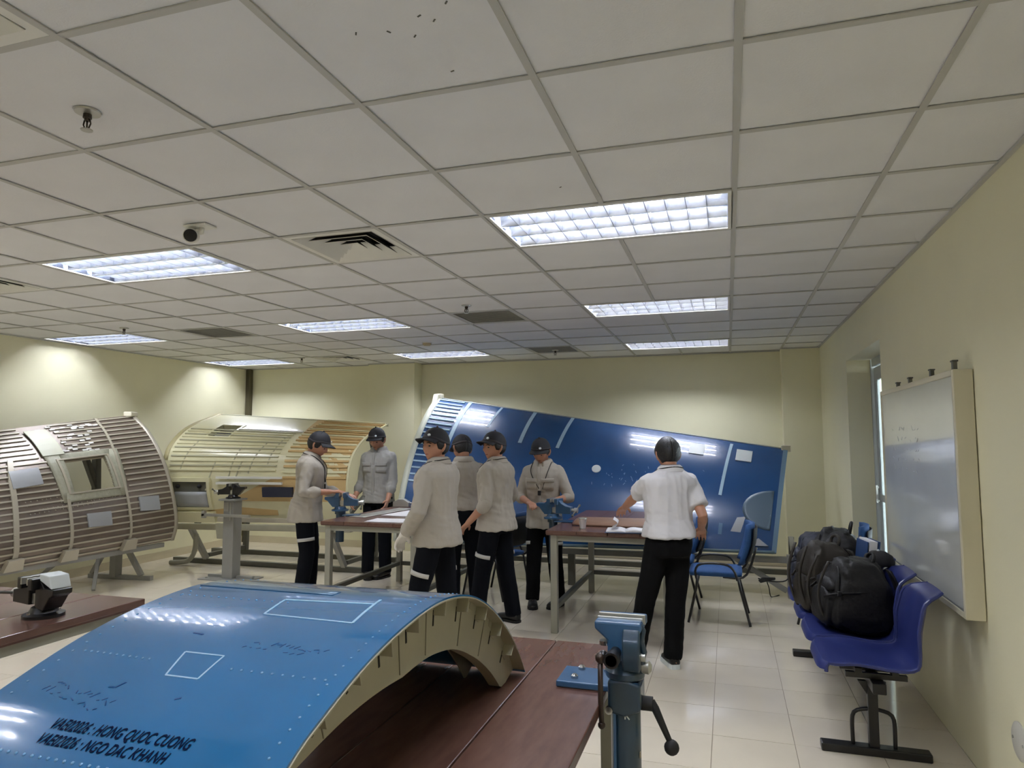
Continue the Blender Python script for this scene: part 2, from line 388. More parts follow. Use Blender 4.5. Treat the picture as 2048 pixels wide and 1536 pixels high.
# ---------------------------------------------------------------- air vents
def ring4(mb, a, b, z0, z1, th=.004):
    # sloped square ring between half-size a (z0) and half-size b (z1)
    P = [[V((s * a, q * a, z0)) for s, q in ((-1, -1), (1, -1), (1, 1), (-1, 1))], [V((s * b, q * b, z1)) for s, q in ((-1, -1), (1, -1), (1, 1), (-1, 1))]]
    out = P[0] + P[1]; inn = [p + V((0, 0, th)) for p in out]
    n = 4; vs = out + inn; fs = []
    for k in range(4):
        l = (k + 1) % 4
        fs += [(k, l, 4 + l, 4 + k), (8 + k, 12 + k, 12 + l, 8 + l), (k, 8 + k, 8 + l, l), (4 + k, 4 + l, 12 + l, 12 + k)]
    mb.add(vs, fs)
vent_lab = {(-4, 2): 'square four-way ceiling air diffuser nearest the dome camera', (-9, 2): 'dark edge of an air diffuser cut by the left picture edge', (-9, 10): 'small air diffuser in the far ceiling, left of centre', (-4, -2): 'air diffuser at the top left corner of the ceiling'}
for (i, j) in vents4:
    t = thing('air_diffuser', vent_lab[(i, j)], 'vent', (GX + .6 * i + .3, GY + .6 * j + .3, HC), 0, 'square air diffusers')
    mb = MB(); ring4(mb, .294, .25, -.003, -.001); obj('frame', mb, M_WHITE, t)
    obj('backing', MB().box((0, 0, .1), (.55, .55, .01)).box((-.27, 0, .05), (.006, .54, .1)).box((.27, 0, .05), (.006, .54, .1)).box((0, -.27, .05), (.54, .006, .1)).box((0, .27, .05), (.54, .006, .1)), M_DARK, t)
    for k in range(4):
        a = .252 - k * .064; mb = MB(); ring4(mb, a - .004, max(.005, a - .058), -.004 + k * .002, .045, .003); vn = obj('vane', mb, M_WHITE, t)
        mb = MB(); ring4(mb, a - .0065, max(.003, a - .062), -.001 + k * .002, .050, .003); obj('vane_shade', mb, M_DARK, vn)  # dark ring over each vane, painting in the shade of the plenum
gl = {(-4, 6): 'grey perforated return air grille beside the middle-row lights', (-4, 10): 'small grey air grille farthest back, right of centre', (-9, 6): 'grey air grille between the two left ceiling lights'}
M_GRIL = mat('grey_grille', (168, 168, 162), .6, var=.05)
for (i, j) in grilles:
    t = thing('return_air_grille', gl[(i, j)], 'vent', (GX + .6 * i + .3, GY + .6 * j + .3, HC), 0, 'grey return air grilles')
    mb = MB(); ring4(mb, .294, .262, -.003, -.001); obj('frame', mb, M_TBAR, t)
    obj('backing', MB().box((0, 0, .03), (.56, .56, .01)), M_GREY, t)
    sl = MB().box((0, 0, 0), (.52, .026, .003), X3(.25)).mesh('slat'); sl.materials.append(M_GRIL)
    for k in range(16): link('slat', sl, M_GRIL, t, loc=(0, -.245 + .0327 * k, .006))
# ---------------------------------------------------------------- sprinklers, detector, camera
def sprinkler(x, y, lab, s=1.0):
    t = thing('fire_sprinkler', lab, 'sprinkler', (x, y, HC), 0, 'ceiling sprinklers')
    obj('escutcheon', MB().lathe([(.001, 0), (.042, 0), (.04, -.006), (.02, -.01), (.001, -.01)]), M_ALU, t, 2)
    obj('body', MB().lathe([(.013, -.01), (.014, -.024), (.009, -.026), (.009, -.034)], n=12), mat('brass_grey', (70, 62, 54), .4, metal=.6), t, 2)
    obj('yoke', MB().tube([(-.012, 0, -.03), (-.016, 0, -.045), (-.006, 0, -.064)], .0025, 6).tube([(.012, 0, -.03), (.016, 0, -.045), (.006, 0, -.064)], .0025, 6).cyl((0, 0, -.034), (0, 0, -.06), .003, 6), MATS['brass_grey'], t, 1)
    obj('deflector', MB().lathe([(.001, -.064), (.019, -.064), (.019, -.067), (.001, -.067)], n=12), M_ALU, t, 2)
sprinkler(-2.05, 1.72, 'nearest fire sprinkler, on the bare ceiling tile at upper left')
sprinkler(-2.05, 5.28, 'fire sprinkler just in front of the grey return air grille')
sprinkler(-5.7, 5.3, 'fire sprinkler in front of the light beside the left wall')
sprinkler(-5.5, 8.0, 'fire sprinkler by the small far air diffuser')
sprinkler(-2.03, 8.3, 'fire sprinkler nearest the back wall, right of centre')
t = thing('smoke_detector', 'small round smoke detector above the far middle-row light', 'detector', (-3.28, 7.2, HC))
obj('housing', MB().lathe([(.001, 0), (.05, 0), (.05, -.02), (.035, -.034), (.001, -.036)]), mat('beige_plastic', (190, 176, 140), .5), t, 2)
obj('base_ring', MB().lathe([(.04, 0), (.056, 0), (.056, -.008), (.04, -.008)]), M_WHITE, t, 2)
t = thing('dome_camera', 'white ceiling-mounted security camera with a black round lens', 'camera', (-2.6, 2.86, HC))
obj('base_plate', MB().box((0, 0, -.006), (.14, .09, .012)), M_WHITE, t, bevel=.004)
obj('arm', MB().tube([(.01, 0, -.01), (.01, 0, -.035), (-.02, -.01, -.045)], .014, 10), M_WHITE, t, 1)
R = frame((.55, -.8, -.2)); RM = Matrix((R[0], R[1], R[2])).transposed().to_4x4(); RM.translation = V((-.035, -.02, -.056))
obj('housing', MB().lathe([(.001, -.05), (.03, -.048), (.038, -.02), (.038, .03), (.034, .036), (.001, .036)]).xf(RM), M_WHITE, t, 2)
obj('lens', MB().lathe([(.001, .034), (.033, .034), (.032, .042), (.022, .046), (.001, .046)]).xf(RM), M_BLACK, t, 2)
# ---------------------------------------------------------------- whiteboard
t = thing('whiteboard', 'large whiteboard in a cream aluminium frame hung on the right wall', 'whiteboard', (XR, 0, 0))
y0, y1, z0, z1, xf = 3.64, 5.24, .745, 1.885, -.085
wb = obj('board', MB().bb((xf + .006, y0 + .03, z0 + .03), (-.012, y1 - .03, z1 - .03)), M_BOARD, t)
for n, a, b in (('frame_rail', (xf, y0 + .03, z0), (-.004, y1 - .03, z0 + .03)), ('frame_rail', (xf, y0 + .03, z1 - .03), (-.004, y1 - .03, z1)), ('frame_stile', (xf, y0, z0), (-.004, y0 + .03, z1)), ('frame_stile', (xf, y1 - .03, z0), (-.004, y1, z1))):
    obj(n, MB().bb(a, b), M_FRAME, t, bevel=.004)
M_GASK = mat('grey_frame_gasket', (120, 124, 124), .4)
g = MB(); g.bb((xf + .003, y0 + .031, z0 + .031), (xf + .007, y0 + .042, z1 - .031)); g.bb((xf + .003, y0 + .042, z0 + .031), (xf + .007, y1 - .03, z0 + .04)); obj('gasket', g, M_GASK, t)
for y, h in ((3.72, .045), (4.1, .04), (4.55, .035), (4.85, .03)):
    obj('clip', MB().box((xf + .03, y, z1 + h / 2), (.018, .03, h)).box((xf + .03, y, z1 + h), (.026, .036, .008)), M_STEELD, t, bevel=.002)
# faint pen strokes
ink = MB(); rr = random.Random(3)
for row in range(5):
    for k in range(11):
        y = 4.95 - k * .06 - rr.random() * .03; z = 1.62 - row * .06 + rr.uniform(-.008, .008)
        if rr.random() < .65: ink.box((xf + .0052, y, z), (.0012, rr.uniform(.015, .04), .003), X3(rr.uniform(-1, 1)))
stuff(obj('pen_marks', ink, mat('faint_pen', (172, 176, 180), .5), t))
t = thing('cover_plate', 'pale round cover plate low on the right wall at the picture edge', 'plate', (XR, 3.34, .35))
obj('plate', MB().lathe([(.001, 0), (.075, 0), (.075, -.006), (.068, -.010), (.001, -.010)], n=28, axis='x'), mat('pale_grey_plate', (206, 206, 200), .45), t, 2)
obj('screw', MB().lathe([(.001, -.010), (.006, -.010), (.006, -.013), (.001, -.013)], (0, .05, 0), 8, 'x').lathe([(.001, -.010), (.006, -.010), (.006, -.013), (.001, -.013)], (0, -.05, 0), 8, 'x'), M_ALU, t, 2)
# ================================================================ vises
def vise(lab, loc, rz, m, s=1.0, z0=0.0, open_=.03, hang=1.2, group='bench vises', tubelen=0, tubex=0.0, mt=None, extra=None):
    t = thing('bench_vise', lab, 'vise', loc, rz, group)
    def P(n, mb, mm=m, sm=0, bv=.004, par=None):
        mb.v = [p * s + V((0, 0, z0)) for p in mb.v]; return obj(n, mb, mm, par or t, sm, bv * s)
    P('base', MB().lathe([(.001, 0), (.085, 0), (.085, .014), (.06, .022), (.05, .045), (.001, .045)], n=24), sm=2, bv=0)
    P('body', MB().prism([(x, -.042, z) for x, z in [(-.15, .115), (-.15, .138), (-.07, .138), (-.035, .17), (.0, .17), (.0, .05), (-.02, .04), (-.07, .04), (-.10, .075), (-.12, .1)]], (0, .084, 0)).box((-.018, 0, .155), (.036, .15, .05)))
    P('jaw_plate', MB().box((.003, 0, .165), (.008, .152, .03)), M_ALU, bv=.001)
    o = open_
    mv = P('moving_jaw', MB().prism([(x + o, -.038, z) for x, z in [(.008, .05), (.008, .17), (.036, .17), (.06, .14), (.10, .118), (.15, .108), (.15, .05)]], (0, .076, 0)).box((.024 + o, 0, .155), (.032, .15, .05)))
    P('jaw_plate', MB().box((.005 + o, 0, .165), (.008, .152, .03)), M_ALU, bv=.001, par=mv)
    P('slide', MB().box((.0 + o / 2, 0, .078), (.16 + o, .05, .045)), M_ALU, bv=.002)
    P('screw', MB().cyl((.14 + o, 0, .08), (.2 + o, 0, .08), .016, 14).cyl((.175 + o, 0, .08), (.205 + o, 0, .08), .024, 14), M_ALU, 2, 0)
    d = V((0, sin(hang), cos(hang))); c = V((.19 + o, 0, .08))
    P('handle_bar', MB().tube([c - d * .10, c + d * .10], .007, 8).ball(c - d * .10, .012, 8).ball(c + d * .10, .012, 8), mt or M_STEELD, 1, 0)
    for y in (-.062, .062): P('bolt', MB().lathe([(.001, .014), (.011, .014), (.011, .026), (.001, .026)], (.0, y, 0), 6), M_CHROME, 0, .001)
    return t
# ================================================================ work tables
def table(lab, x0, x1, y0, y1, zt=.825, planks=4):
    t = thing('work_table', lab, 'table', ((x0 + x1) / 2, (y0 + y1) / 2, 0), 0, 'brown topped steel work tables')
    w, l = (x1 - x0), (y1 - y0); th = .038
    top = obj('tabletop', MB().box((0, 0, zt - th + .006), (w - .01, l - .01, .012)), M_EDGE, t)
    pw = w / planks
    for k in range(planks):
        mb = MB().box((0, 0, 0), (pw - .003, l, th - .008)); obj('plank', mb, M_WOOD, top, bevel=.003, loc=(-w / 2 + pw * (k + .5), 0, zt - (th - .008) / 2 + random.uniform(-.0006, .0006)))
    zf = zt - th
    ix, iy = w / 2 - .06, l / 2 - .06
    for y in (-iy, iy): obj('apron', MB().box((0, y, zf - .025), (w - .17, .04, .05)), M_STEEL, t, bevel=.003)
    for x in (-ix, ix): obj('apron', MB().box((x, 0, zf - .025), (.04, l - .17, .05)), M_STEEL, t, bevel=.003)
    for x in (-ix, ix):
        for y in (-iy, iy): obj('leg', MB().box((x, y, zf / 2), (.055, .055, zf)), M_STEEL, t, bevel=.004)
    for x in (-ix, ix): obj('stretcher', MB().box((x, 0, .2), (.04, 2 * iy - .055, .04)), M_STEELD, t, bevel=.003)
    obj('stretcher', MB().box((0, iy, .2), (2 * ix - .055, .04, .04)), M_STEELD, t, bevel=.003)
    return t
table('foreground brown work table under the curved blue panel', -1.40, -.36, .3, 2.53)
table('brown work table at the left edge carrying the black vise', -3.7, -2.62, .7, 2.62)
table('middle brown work table with papers, among the men in caps', -3.58, -2.60, 5.55, 7.1)
table('brown work table in front of the man in the white shirt', -1.44, -.42, 5.5, 7.2)
# vises
M_VB = M_BLACK
tv = vise('black vise bolted to the table at the left edge', (-2.775, 2.24, .825), radians(168), M_BLACK, .92, open_=.05, hang=1.35)
obj('jaw_cover', MB().prism([(-.125, -.04, .128), (-.035, -.04, .157), (-.03, -.04, .185), (-.105, -.04, .18)], (0, .08, 0)), M_WHITEP, tv, bevel=.004)
t = thing('vise_pedestal', 'grey square steel pedestal standing before the cream panel', 'pedestal', (-5.42, 6.62, 0))
obj('post', MB().bb((-.07, -.07, .012), (.07, .07, .88)), M_GREY, t, bevel=.005)
obj('slot', MB().bb((.02, -.074, .66), (.034, -.069, .86)).bb((-.06, -.074, .76), (0, -.069, .86)), M_ALU, t)
obj('base_plate', MB().bb((-.32, -.16, 0), (.32, .16, .012)), M_GREY, t, bevel=.003)
obj('foot_bar', MB().bb((-.3, -.02, .012), (-.085, .02, .04)).bb((.085, -.02, .012), (.3, .02, .04)), M_GREY, t, bevel=.003)
obj('top_plate', MB().bb((-.11, -.11, .88), (.11, .11, .9)), M_GREY, t, bevel=.003)
obj('side_arm', MB().bb((-.34, -.11, .70), (.3, -.0705, .73)).bb((-.34, -.11, .68), (-.3, -.0705, .76)), M_ALU, t, bevel=.003)
for x in (-.25, .25): obj('bolt', MB().lathe([(.001, .012), (.014, .012), (.014, .024), (.001, .024)], (x, -.1, 0), 6), M_CHROME, t)
vise('black vise on top of the grey square pedestal', (-5.42, 6.62, .9), radians(200), M_BLACK, .95, open_=.02)
def tube_vise(lab, loc, rz, m, s, down, m2, hang=.4, lever=True):
    t = vise(lab, loc, rz, m, s, hang=hang, mt=mat('brown_steel_rod', (58, 46, 40), .4, metal=.4), z0=.0)
    return t
# blue vise at the middle table's near left corner, clamped outside the edge
def clamp_column(t, cx, zt, down, m, r=.04, plate=None):
    obj('column', MB().cyl((cx[0], cx[1], -down), (cx[0], cx[1], 0), r, 24), m, t, 2)
    obj('collar', MB().lathe([(r, -.03), (r + .012, -.03), (r + .012, .004), (r, .004)], (cx[0], cx[1], 0), 24), m, t, 2)
tv = vise('blue vise clamped to the left side of the middle table', (-3.66, 6.02, .87), radians(20), M_VBLUE, .98, hang=1.0)
clamp_column(tv, (0, 0), 0, .30, M_VBLUED)
obj('mounting_plate', MB().bb((.03, -.06, -.045), (.2, .06, -.033)), M_VBLUE, tv, bevel=.003)
tv = vise('blue vise in front of the cap-wearing man facing the viewer', (-1.53, 6.13, .85), radians(-8), M_VBLUE, 1.0, hang=1.2)
clamp_column(tv, (0, 0), 0, .40, M_VBLUED)
obj('mounting_plate', MB().bb((.03, -.06, -.025), (.24, .06, -.013)), M_VBLUE, tv, bevel=.003)
# foreground blue vise, built in place
t = thing('bench_vise', 'large blue vise on a blue column at the foreground table corner', 'vise', (-.305, 2.08, 0), 0, 'bench vises')
obj('column', MB().cyl((0, 0, 0), (0, 0, .86), .043, 32), M_VBLUED, t, 2)
obj('column_rib', MB().bb((-.03, -.047, .45), (-.022, -.03, .86)), M_VBLUE, t, bevel=.001)
mk = MB(); mk.box((.004, -.0435, .775), (.003, .002, .02)).box((.012, -.0428, .781), (.003, .002, .013), Y3(.7)).box((.012, -.0428, .770), (.003, .002, .013), Y3(-.7))
obj('stamped_mark', mk, M_WHITEP, t)
rust = MB(); rr = random.Random(5)
for k in range(7): rust.box((.0415, -.012 + rr.uniform(-.004, .004), .36 + .05 * k), (.003, .012, rr.uniform(.01, .035)))
obj('chipped_paint', rust, mat('chipped_tan', (150, 142, 120), .7), t)
obj('mounting_plate', MB().bb((-.205, -.02, .8265), (-.02, .125, .845)), M_VBLUE, t, bevel=.004)
for x, y in ((-.155, .015), (-.15, .1), (-.07, .1)): obj('bolt', MB().lathe([(.001, .845), (.011, .845), (.011, .853), (.006, .858), (.001, .858)], (x, y, 0), 12), M_CHROME, t, 2)
obj('clamp', MB().prism([(-.045, -.05, .78), (-.045, -.05, .87), (.0, -.05, .875), (.05, -.05, .865), (.05, -.05, .79), (0, -.05, .77)], (0, .1, 0)), M_VBLUED, t, bevel=.008)
obj('side_bolt', MB().cyl((-.04, -.05, .79), (-.04, -.062, .79), .011, 12), M_CHROME, t, 2)
bd = obj('body', MB().lathe([(.001, .87), (.056, .87), (.058, .89), (.048, .905), (.046, .93), (.001, .93)], n=24).prism([(.0, -.055, .90), (.0, .06, .90), (.0, .075, .985), (.0, .05, 1.02), (.0, -.03, 1.035), (.0, -.065, .99), (.0, -.07, .94)], (.05, 0, 0)).lathe([(.001, -.03), (.034, -.03), (.04, -.01), (.04, .04), (.03, .06), (.001, .06)], (.0, 0, .955), 20, 'y'), M_VBLUED, t, 2, bevel=.005)
obj('fixed_jaw', MB().prism([(-.052, .03, .93), (.025, .03, .93), (.05, .03, 1.0), (.06, .03, 1.018), (.06, .03, 1.04), (-.082, .03, 1.04), (-.082, .03, 1.018), (-.07, .03, 1.005), (-.05, .03, .985)], (0, .03, 0)), M_VBLUE, t, bevel=.005)
obj('moving_jaw', MB().prism([(-.045, -.045, .92), (.02, -.045, .92), (.04, -.045, .995), (.055, -.045, 1.012), (.055, -.045, 1.034), (-.082, -.045, 1.034), (-.082, -.045, 1.012), (-.065, -.045, .998), (-.045, -.045, .98)], (0, .045, 0)), M_VBLUE, t, bevel=.006)
obj('jaw_plate', MB().bb((-.08, .0, 1.012), (.053, .007, 1.0375)), M_ALU, t, bevel=.001)
obj('jaw_plate', MB().bb((-.08, .022, 1.016), (.058, .03, 1.0435)), M_ALU, t, bevel=.001)
obj('screw', MB().cyl((-.02, -.045, .95), (-.02, -.13, .95), .016, 16).cyl((-.02, -.1, .95), (-.02, -.13, .95), .022, 16).ball((-.045, -.11, .958), .014, 10), M_BLACK, t, 2)
obj('bright_nut', MB().lathe([(.001, 0), (.016, 0), (.016, .012), (.001, .012)], (-.055, -.03, .965), 12), M_CHROME, t, 2)
obj('handle_bar', MB().tube([(-.052, -.118, .95), (-.052, -.12, .84), (-.05, -.12, .775)], .0075, 10).ball((-.052, -.118, .952), .015, 10).ball((-.05, -.12, .772), .011, 10), mat('brown_steel_rod', (58, 46, 40), .4, metal=.4), t, 1)
obj('pipe_detail', MB().tube([(.045, -.02, 1.03), (.056, -.02, 1.01), (.05, -.022, .98), (.058, -.02, .95), (.05, -.02, .92), (.062, -.01, .905)], .009, 8), M_VBLUED, t, 1)
obj('side_nut', MB().lathe([(.001, .05), (.018, .05), (.02, .07), (.01, .078), (.001, .078)], (0, -.01, .905), 12, 'x').lathe([(.001, .045), (.014, .045), (.014, .062), (.001, .062)], (0, -.02, .935), 10, 'x'), M_ALU, t, 2)
lv = obj('lever', MB().cyl((.035, 0, .80), (.078, 0, .80), .02, 16).tube([(.072, 0, .805), (.085, -.004, .79), (.125, -.01, .705)], [.014, .012, .008], 10), M_BLACKM, t, 2)
obj('lever_knob', MB().ball((.13, -.011, .69), .0215, 16), M_BLACKM, lv, 1)

# ================================================================ chairs
def chair(lab, loc, rz, first=[None]):
    if first[0]: return dup(first[0], loc, rz, lab)
    t = thing('visitor_chair', lab, 'chair', loc, rz, 'blue fabric visitor chairs'); first[0] = t   # faces +Y locally
    n = 12
    P, Q = [], []
    for i in range(n):
        u = -.225 + .45 * i / (n - 1); r, r2 = [], []
        for j in range(n):
            v = -.21 + .44 * j / (n - 1); e = max(abs(u) / .225, abs((v - .01) / .22)); z = .45 - .022 * max(0, (e - .55)) ** 2 * 4 + .012 * (v > .1) * -((v - .1) * 4) ** 2
            k = 1 - .05 * (abs(u / .225) ** 6 * abs((v - .01) / .22) ** 6); r.append((u * k, v * k, z)); r2.append((u * k * .98, v * k * .98, z - .05 + .02 * e))
        P.append(r); Q.append(r2)
    obj('seat', MB().slab(P, Q), M_CHB, t, 1)
    P, Q = [], []
    for i in range(n):
        u = -.225 + .45 * i / (n - 1); r, r2 = [], []
        for j in range(n):
            v = j / (n - 1); z = .50 + .34 * v; y = -.205 - .075 * v - .02 * sin(v * pi) + .035 * (u / .225) ** 2
            w = 1 - .12 * (abs(v - .5) * 2) ** 4
            r.append((u * w, y, z)); r2.append((u * w * .98, y - .045 + .01 * (abs(u) / .225) ** 2, z))
        P.append(r); Q.append(r2)
    obj('backrest', MB().slab(P, Q), M_CHB, t, 1)
    for s in (-1, 1):
        x = s * .235
        obj('leg', MB().tube([(x, .24, .011), (x, .17, .30), (x, .155, .41)], .011, 8), M_BLACK, t, 1)
        obj('leg', MB().tube([(x, -.26, .011), (x, -.19, .30), (x, -.17, .41)], .011, 8), M_BLACK, t, 1)
        obj('arm_loop', MB().tube(spl([(x, .165, .38), (x, .175, .44), (x * 1.03, .14, .50), (x * 1.03, .02, .515), (x * 1.03, -.1, .50), (x, -.15, .44), (x, -.165, .38)], 18), .010, 8), M_BLACK, t, 1)
        obj('back_upright', MB().tube(spl([(x * .9, -.05, .40), (x * .9, -.20, .40), (x * .93, -.262, .47), (x * .93, -.325, .66)], 12), .010, 8), M_BLACK, t, 1)
    obj('seat_rail', MB().bar((-.235, .155, .40), (.235, .155, .40), .018).bar((-.235, -.165, .40), (.235, -.165, .40), .018), M_BLACK, t)
    obj('back_shell', MB().slab([[(-.19 + .38 * i / 5, -.262 - .075 * j / 4 - .02 * sin(j / 4 * pi) + .03 * (2 * i / 5 - 1) ** 2, .52 + .29 * j / 4) for j in range(5)] for i in range(6)], [[(-.19 + .38 * i / 5, -.272 - .075 * j / 4 - .02 * sin(j / 4 * pi) + .03 * (2 * i / 5 - 1) ** 2, .52 + .29 * j / 4) for j in range(5)] for i in range(6)]), M_BLACKM, t, 1)
    return t
chair('blue fabric chair standing alone on the open floor right of the white-shirted man', (-.12, 6.4, 0), radians(90))
chair('blue fabric chair whose backrest shows between two men in caps', (-2.27, 6.70, 0), radians(72))
chair('blue fabric chair mostly hidden behind the white-shirted man', (-.545, 6.895, 0), radians(90))
chair('blue fabric chair at the far end of the plastic bench seats', (.80, 6.55, 0), radians(80))

# ================================================================ bench of plastic seats
t = thing('beam_bench', 'bench of four purple-blue plastic seats on a black beam along the right wall', 'bench', (.62, 0, 0))
def seat_profile(u):
    # u 0..1 from front lip to top of back -> (x, z); local x, front toward -x
    pts = [(-.235, 0, .455), (-.222, 0, .492), (-.17, 0, .498), (.0, 0, .480), (.12, 0, .470), (.185, 0, .492), (.215, 0, .56), (.245, 0, .70), (.275, 0, .80), (.335, 0, .838)]
    return spl(pts, 34)
SPF = seat_profile(0)
P, Q = [], []
for j in range(13):
    b = -1 + 2 * j / 12; r, r2 = [], []
    for k, p in enumerate(SPF):
        u = k / 33; w = .222
        if u > .6: w = .222 - .04 * ((u - .6) / .4) ** 2
        if u > .9: w -= .06 * ((u - .9) / .1) ** 2
        e = abs(b) ** 4
        q = V((p.x, b * w, p.z)); 
        ss = lambda a_, b_, x_: (lambda t_: t_ * t_ * (3 - 2 * t_))(max(0, min(1, (x_ - a_) / (b_ - a_))))
        q.z += (.020 * e - .004 * (1 - b * b)) * ss(.10, .26, u) * (1 - ss(.45, .62, u))
        if u >= .55: q.x -= .035 * e * min(1, (u - .55) * 5) * (1 - max(0, (u - .9) * 8))
        q.x += .035 * abs(b) ** 6 * (1 - ss(.0, .16, u)); q.z += .006 * abs(b) ** 6 * (1 - ss(.0, .12, u))
        d = V((SPF[min(33, k + 1)] - SPF[max(0, k - 1)])).normalized(); nrm = V((d.z, 0, -d.x))
        r.append(q); r2.append(q + nrm * .007)
    P.append(r); Q.append(r2)
SEAT = MB().slab(P, Q)
# rolled rim
rim = [P[0][k] + V((0, -.002, -.006)) for k in range(34)]; SEAT.tube(rim, .009, 6)
rim = [P[12][k] + V((0, .002, -.006)) for k in range(34)]; SEAT.tube(rim, .009, 6)
seat_me = SEAT.mesh('seat'); seat_me.materials.append(M_PURP)
brk = MB().bb((-.1, -.11, .405), (.17, -.085, .43)).bb((-.1, .085, .405), (.17, .11, .43)).bb((-.06, -.13, .43), (-.03, .13, .455)).bb((.1, -.13, .43), (.13, .13, .455)).mesh('bracket'); brk.materials.append(M_BLACK)
for k in range(4):
    y = 3.90 + .485 * k
    st = link('seat', seat_me, M_PURP, t, 2, loc=(0, y, 0)); link('bracket', brk, M_BLACK, t, loc=(0, y, 0))
obj('beam', MB().bb((.005, 3.72, .355), (.065, 5.58, .405)), M_BLACK, t, bevel=.004)
for y in (3.925, 5.5):
    st = obj('stand', MB().bb((.012, y - .022, .03), (.058, y + .022, .355)), M_BLACK, t, bevel=.004)
    obj('foot_bar', MB().bb((-.21, y - .035, 0), (.285, y + .035, .04)), M_BLACK, st, bevel=.006)
    obj('hoop', MB().tube(spl([(-.06, y, .035), (-.06, y, .16), (-.045, y, .2), (.0, y, .215), (.035, y, .217), (.07, y, .215), (.115, y, .2), (.13, y, .16), (.13, y, .035)], 26), .010, 8), M_BLACK, st, 1)
    obj('gusset', MB().prism([(-.03, y - .012, .355), (.10, y - .012, .355), (.06, y - .012, .29), (.01, y - .012, .29)], (0, .024, 0)), M_BLACK, st, bevel=.002)
    obj('cross_arm', MB().bb((-.11, y - .015, .405), (.2, y + .015, .42)), M_BLACK, st, bevel=.002)

# ---------------------------------------------------------------- backpacks
def backpack(lab, loc, rz, m, w=.34, d=.22, h=.46, tilt=0.0, trim=M_BAGD, seed=0, loose=False):
    t = thing('backpack', lab, 'backpack', loc, rz, 'backpacks on the plastic seats')
    so = V((seed * 3.7, seed * 1.3, 0))
    def shell(c, sz, n=48, rows=32, e=5.5, wob=.027, slump=0.0):
        rings = []
        for i in range(rows):
            ph = max(-1.55, min(1.55, -pi / 2 + pi * i / (rows - 1))); rg = []
            f = lambda q, e: math.copysign(abs(q) ** (2 / e), q)
            for k in range(n):
                a = 2 * pi * k / n
                x = f(cos(ph), e) * f(cos(a), e); y = f(cos(ph), e) * f(sin(a), e); z = f(sin(ph), e)
                u = (z + 1) / 2; tap = 1 - .30 * max(0, u - .45) ** 1.6 * 2 + .06 * sin(u * pi)
                p = V((x * tap * sz[0] / 2, y * (tap - .12 * u) * sz[1] / 2, z * sz[2] / 2 - slump * abs(x) * max(0, z) * sz[2]))
                q = noise.noise(p * 9 + so) * 1.1 + (.5 - abs(noise.noise(V((p.x * 22, p.y * 22, p.z * 7)) + so))) * .9 + noise.noise(p * 30 + so) * .3
                dr = V((x, y, z * .5)).normalized(); rg.append(V(c) + p + dr * wob * q)
            rings.append(rg)
        return MB().loft(rings)
    RX = Matrix.Rotation(tilt, 4, 'X')
    A = lambda n, mb, mm, sm=1, bv=0: obj(n, mb.xf(RX), mm, t, sm, bv)
    A('body', shell((0, 0, h / 2), (w, d, h), slump=.06), m)
    A('front_pocket', shell((0, d * .47, h * .30), (w * .82, d * .30, h * .50), e=5, wob=.014, rows=20, n=32), m)
    A('pocket_flap', shell((0, d * .44, h * .62), (w * .76, d * .22, h * .16), e=4, wob=.010, rows=14, n=28), trim)
    A('zipper', MB().tube(spl([(-w * .44, d * .40, h * .30), (-w * .44, d * .41, h * .66), (-w * .27, d * .36, h * .86), (0, d * .33, h * .9), (w * .27, d * .36, h * .86), (w * .44, d * .41, h * .66), (w * .44, d * .40, h * .30)], 30), .006, 6), trim)
    A('grab_handle', MB().tube(spl([(-.045, -d * .25, h * .93), (-.05, -d * .28, h * 1.05), (0, -d * .3, h * 1.1), (.05, -d * .28, h * 1.05), (.045, -d * .25, h * .93)], 14), .010, 6), trim)
    for s in (-1, 1):
        A('shoulder_strap', MB().slab([[(s * w * .22 + s * .02 * sin(k / 9 * pi) + q, -d * .46 - .05 * sin(k / 9 * pi), h * (.9 - .8 * k / 9)) for q in (-.03, .03)] for k in range(10)], [[(s * w * .22 + s * .02 * sin(k / 9 * pi) + q, -d * .46 - .05 * sin(k / 9 * pi) - .014, h * (.9 - .8 * k / 9)) for q in (-.03, .03)] for k in range(10)]), trim)
        A('compression_strap', MB().tube(spl([(s * w * .50, -d * .35, h * .66), (s * w * .54, 0, h * .60), (s * w * .50, d * .42, h * .55), (s * w * .36, d * .62, h * .47)], 14), .007, 6), trim)
        A('buckle', MB().box((s * w * .50, d * .42, h * .55), (.03, .02, .024)), M_BLACKM, 0, .003)
        if loose:
            A('hanging_strap', MB().slab([[(s * w * .3 + q, d * .52 + .05 * sin(k / 11 * pi) + .01, h * (.97 - .93 * k / 11)) for q in (-.011, .011)] for k in range(12)], [[(s * w * .3 + q, d * .52 + .05 * sin(k / 11 * pi), h * (.97 - .93 * k / 11)) for q in (-.011, .011)] for k in range(12)]), M_BAGD)
    return t
backpack('black backpack nearest the viewer on the second plastic seat', (.655, 4.42, .497), radians(99), M_BAG, .36, .32, .38, .06, M_BAG, 1, True)
backpack('brown-black backpack with hanging straps in the middle of the bags', (.56, 4.78, .495), radians(108), M_BAGD, .27, .27, .42, .0, M_BAGD, 2, True)
backpack('black backpack standing tallest behind the brown-black one', (.66, 5.09, .497), radians(84), M_BAG, .34, .30, .47, .04, M_BAG, 4)
backpack('navy backpack on the farthest plastic seat', (.60, 5.46, .495), radians(84), M_BAGN, .33, .30, .40, .02, M_BAGN, 6)
t = thing('folder', 'white folder standing up between the black bags', 'folder', (.80, 4.77, .735), radians(8))
obj('cover', MB().box((0, 0, .1), (.045, .2, .22), Y3(.12)), M_PAPER, t, bevel=.003)
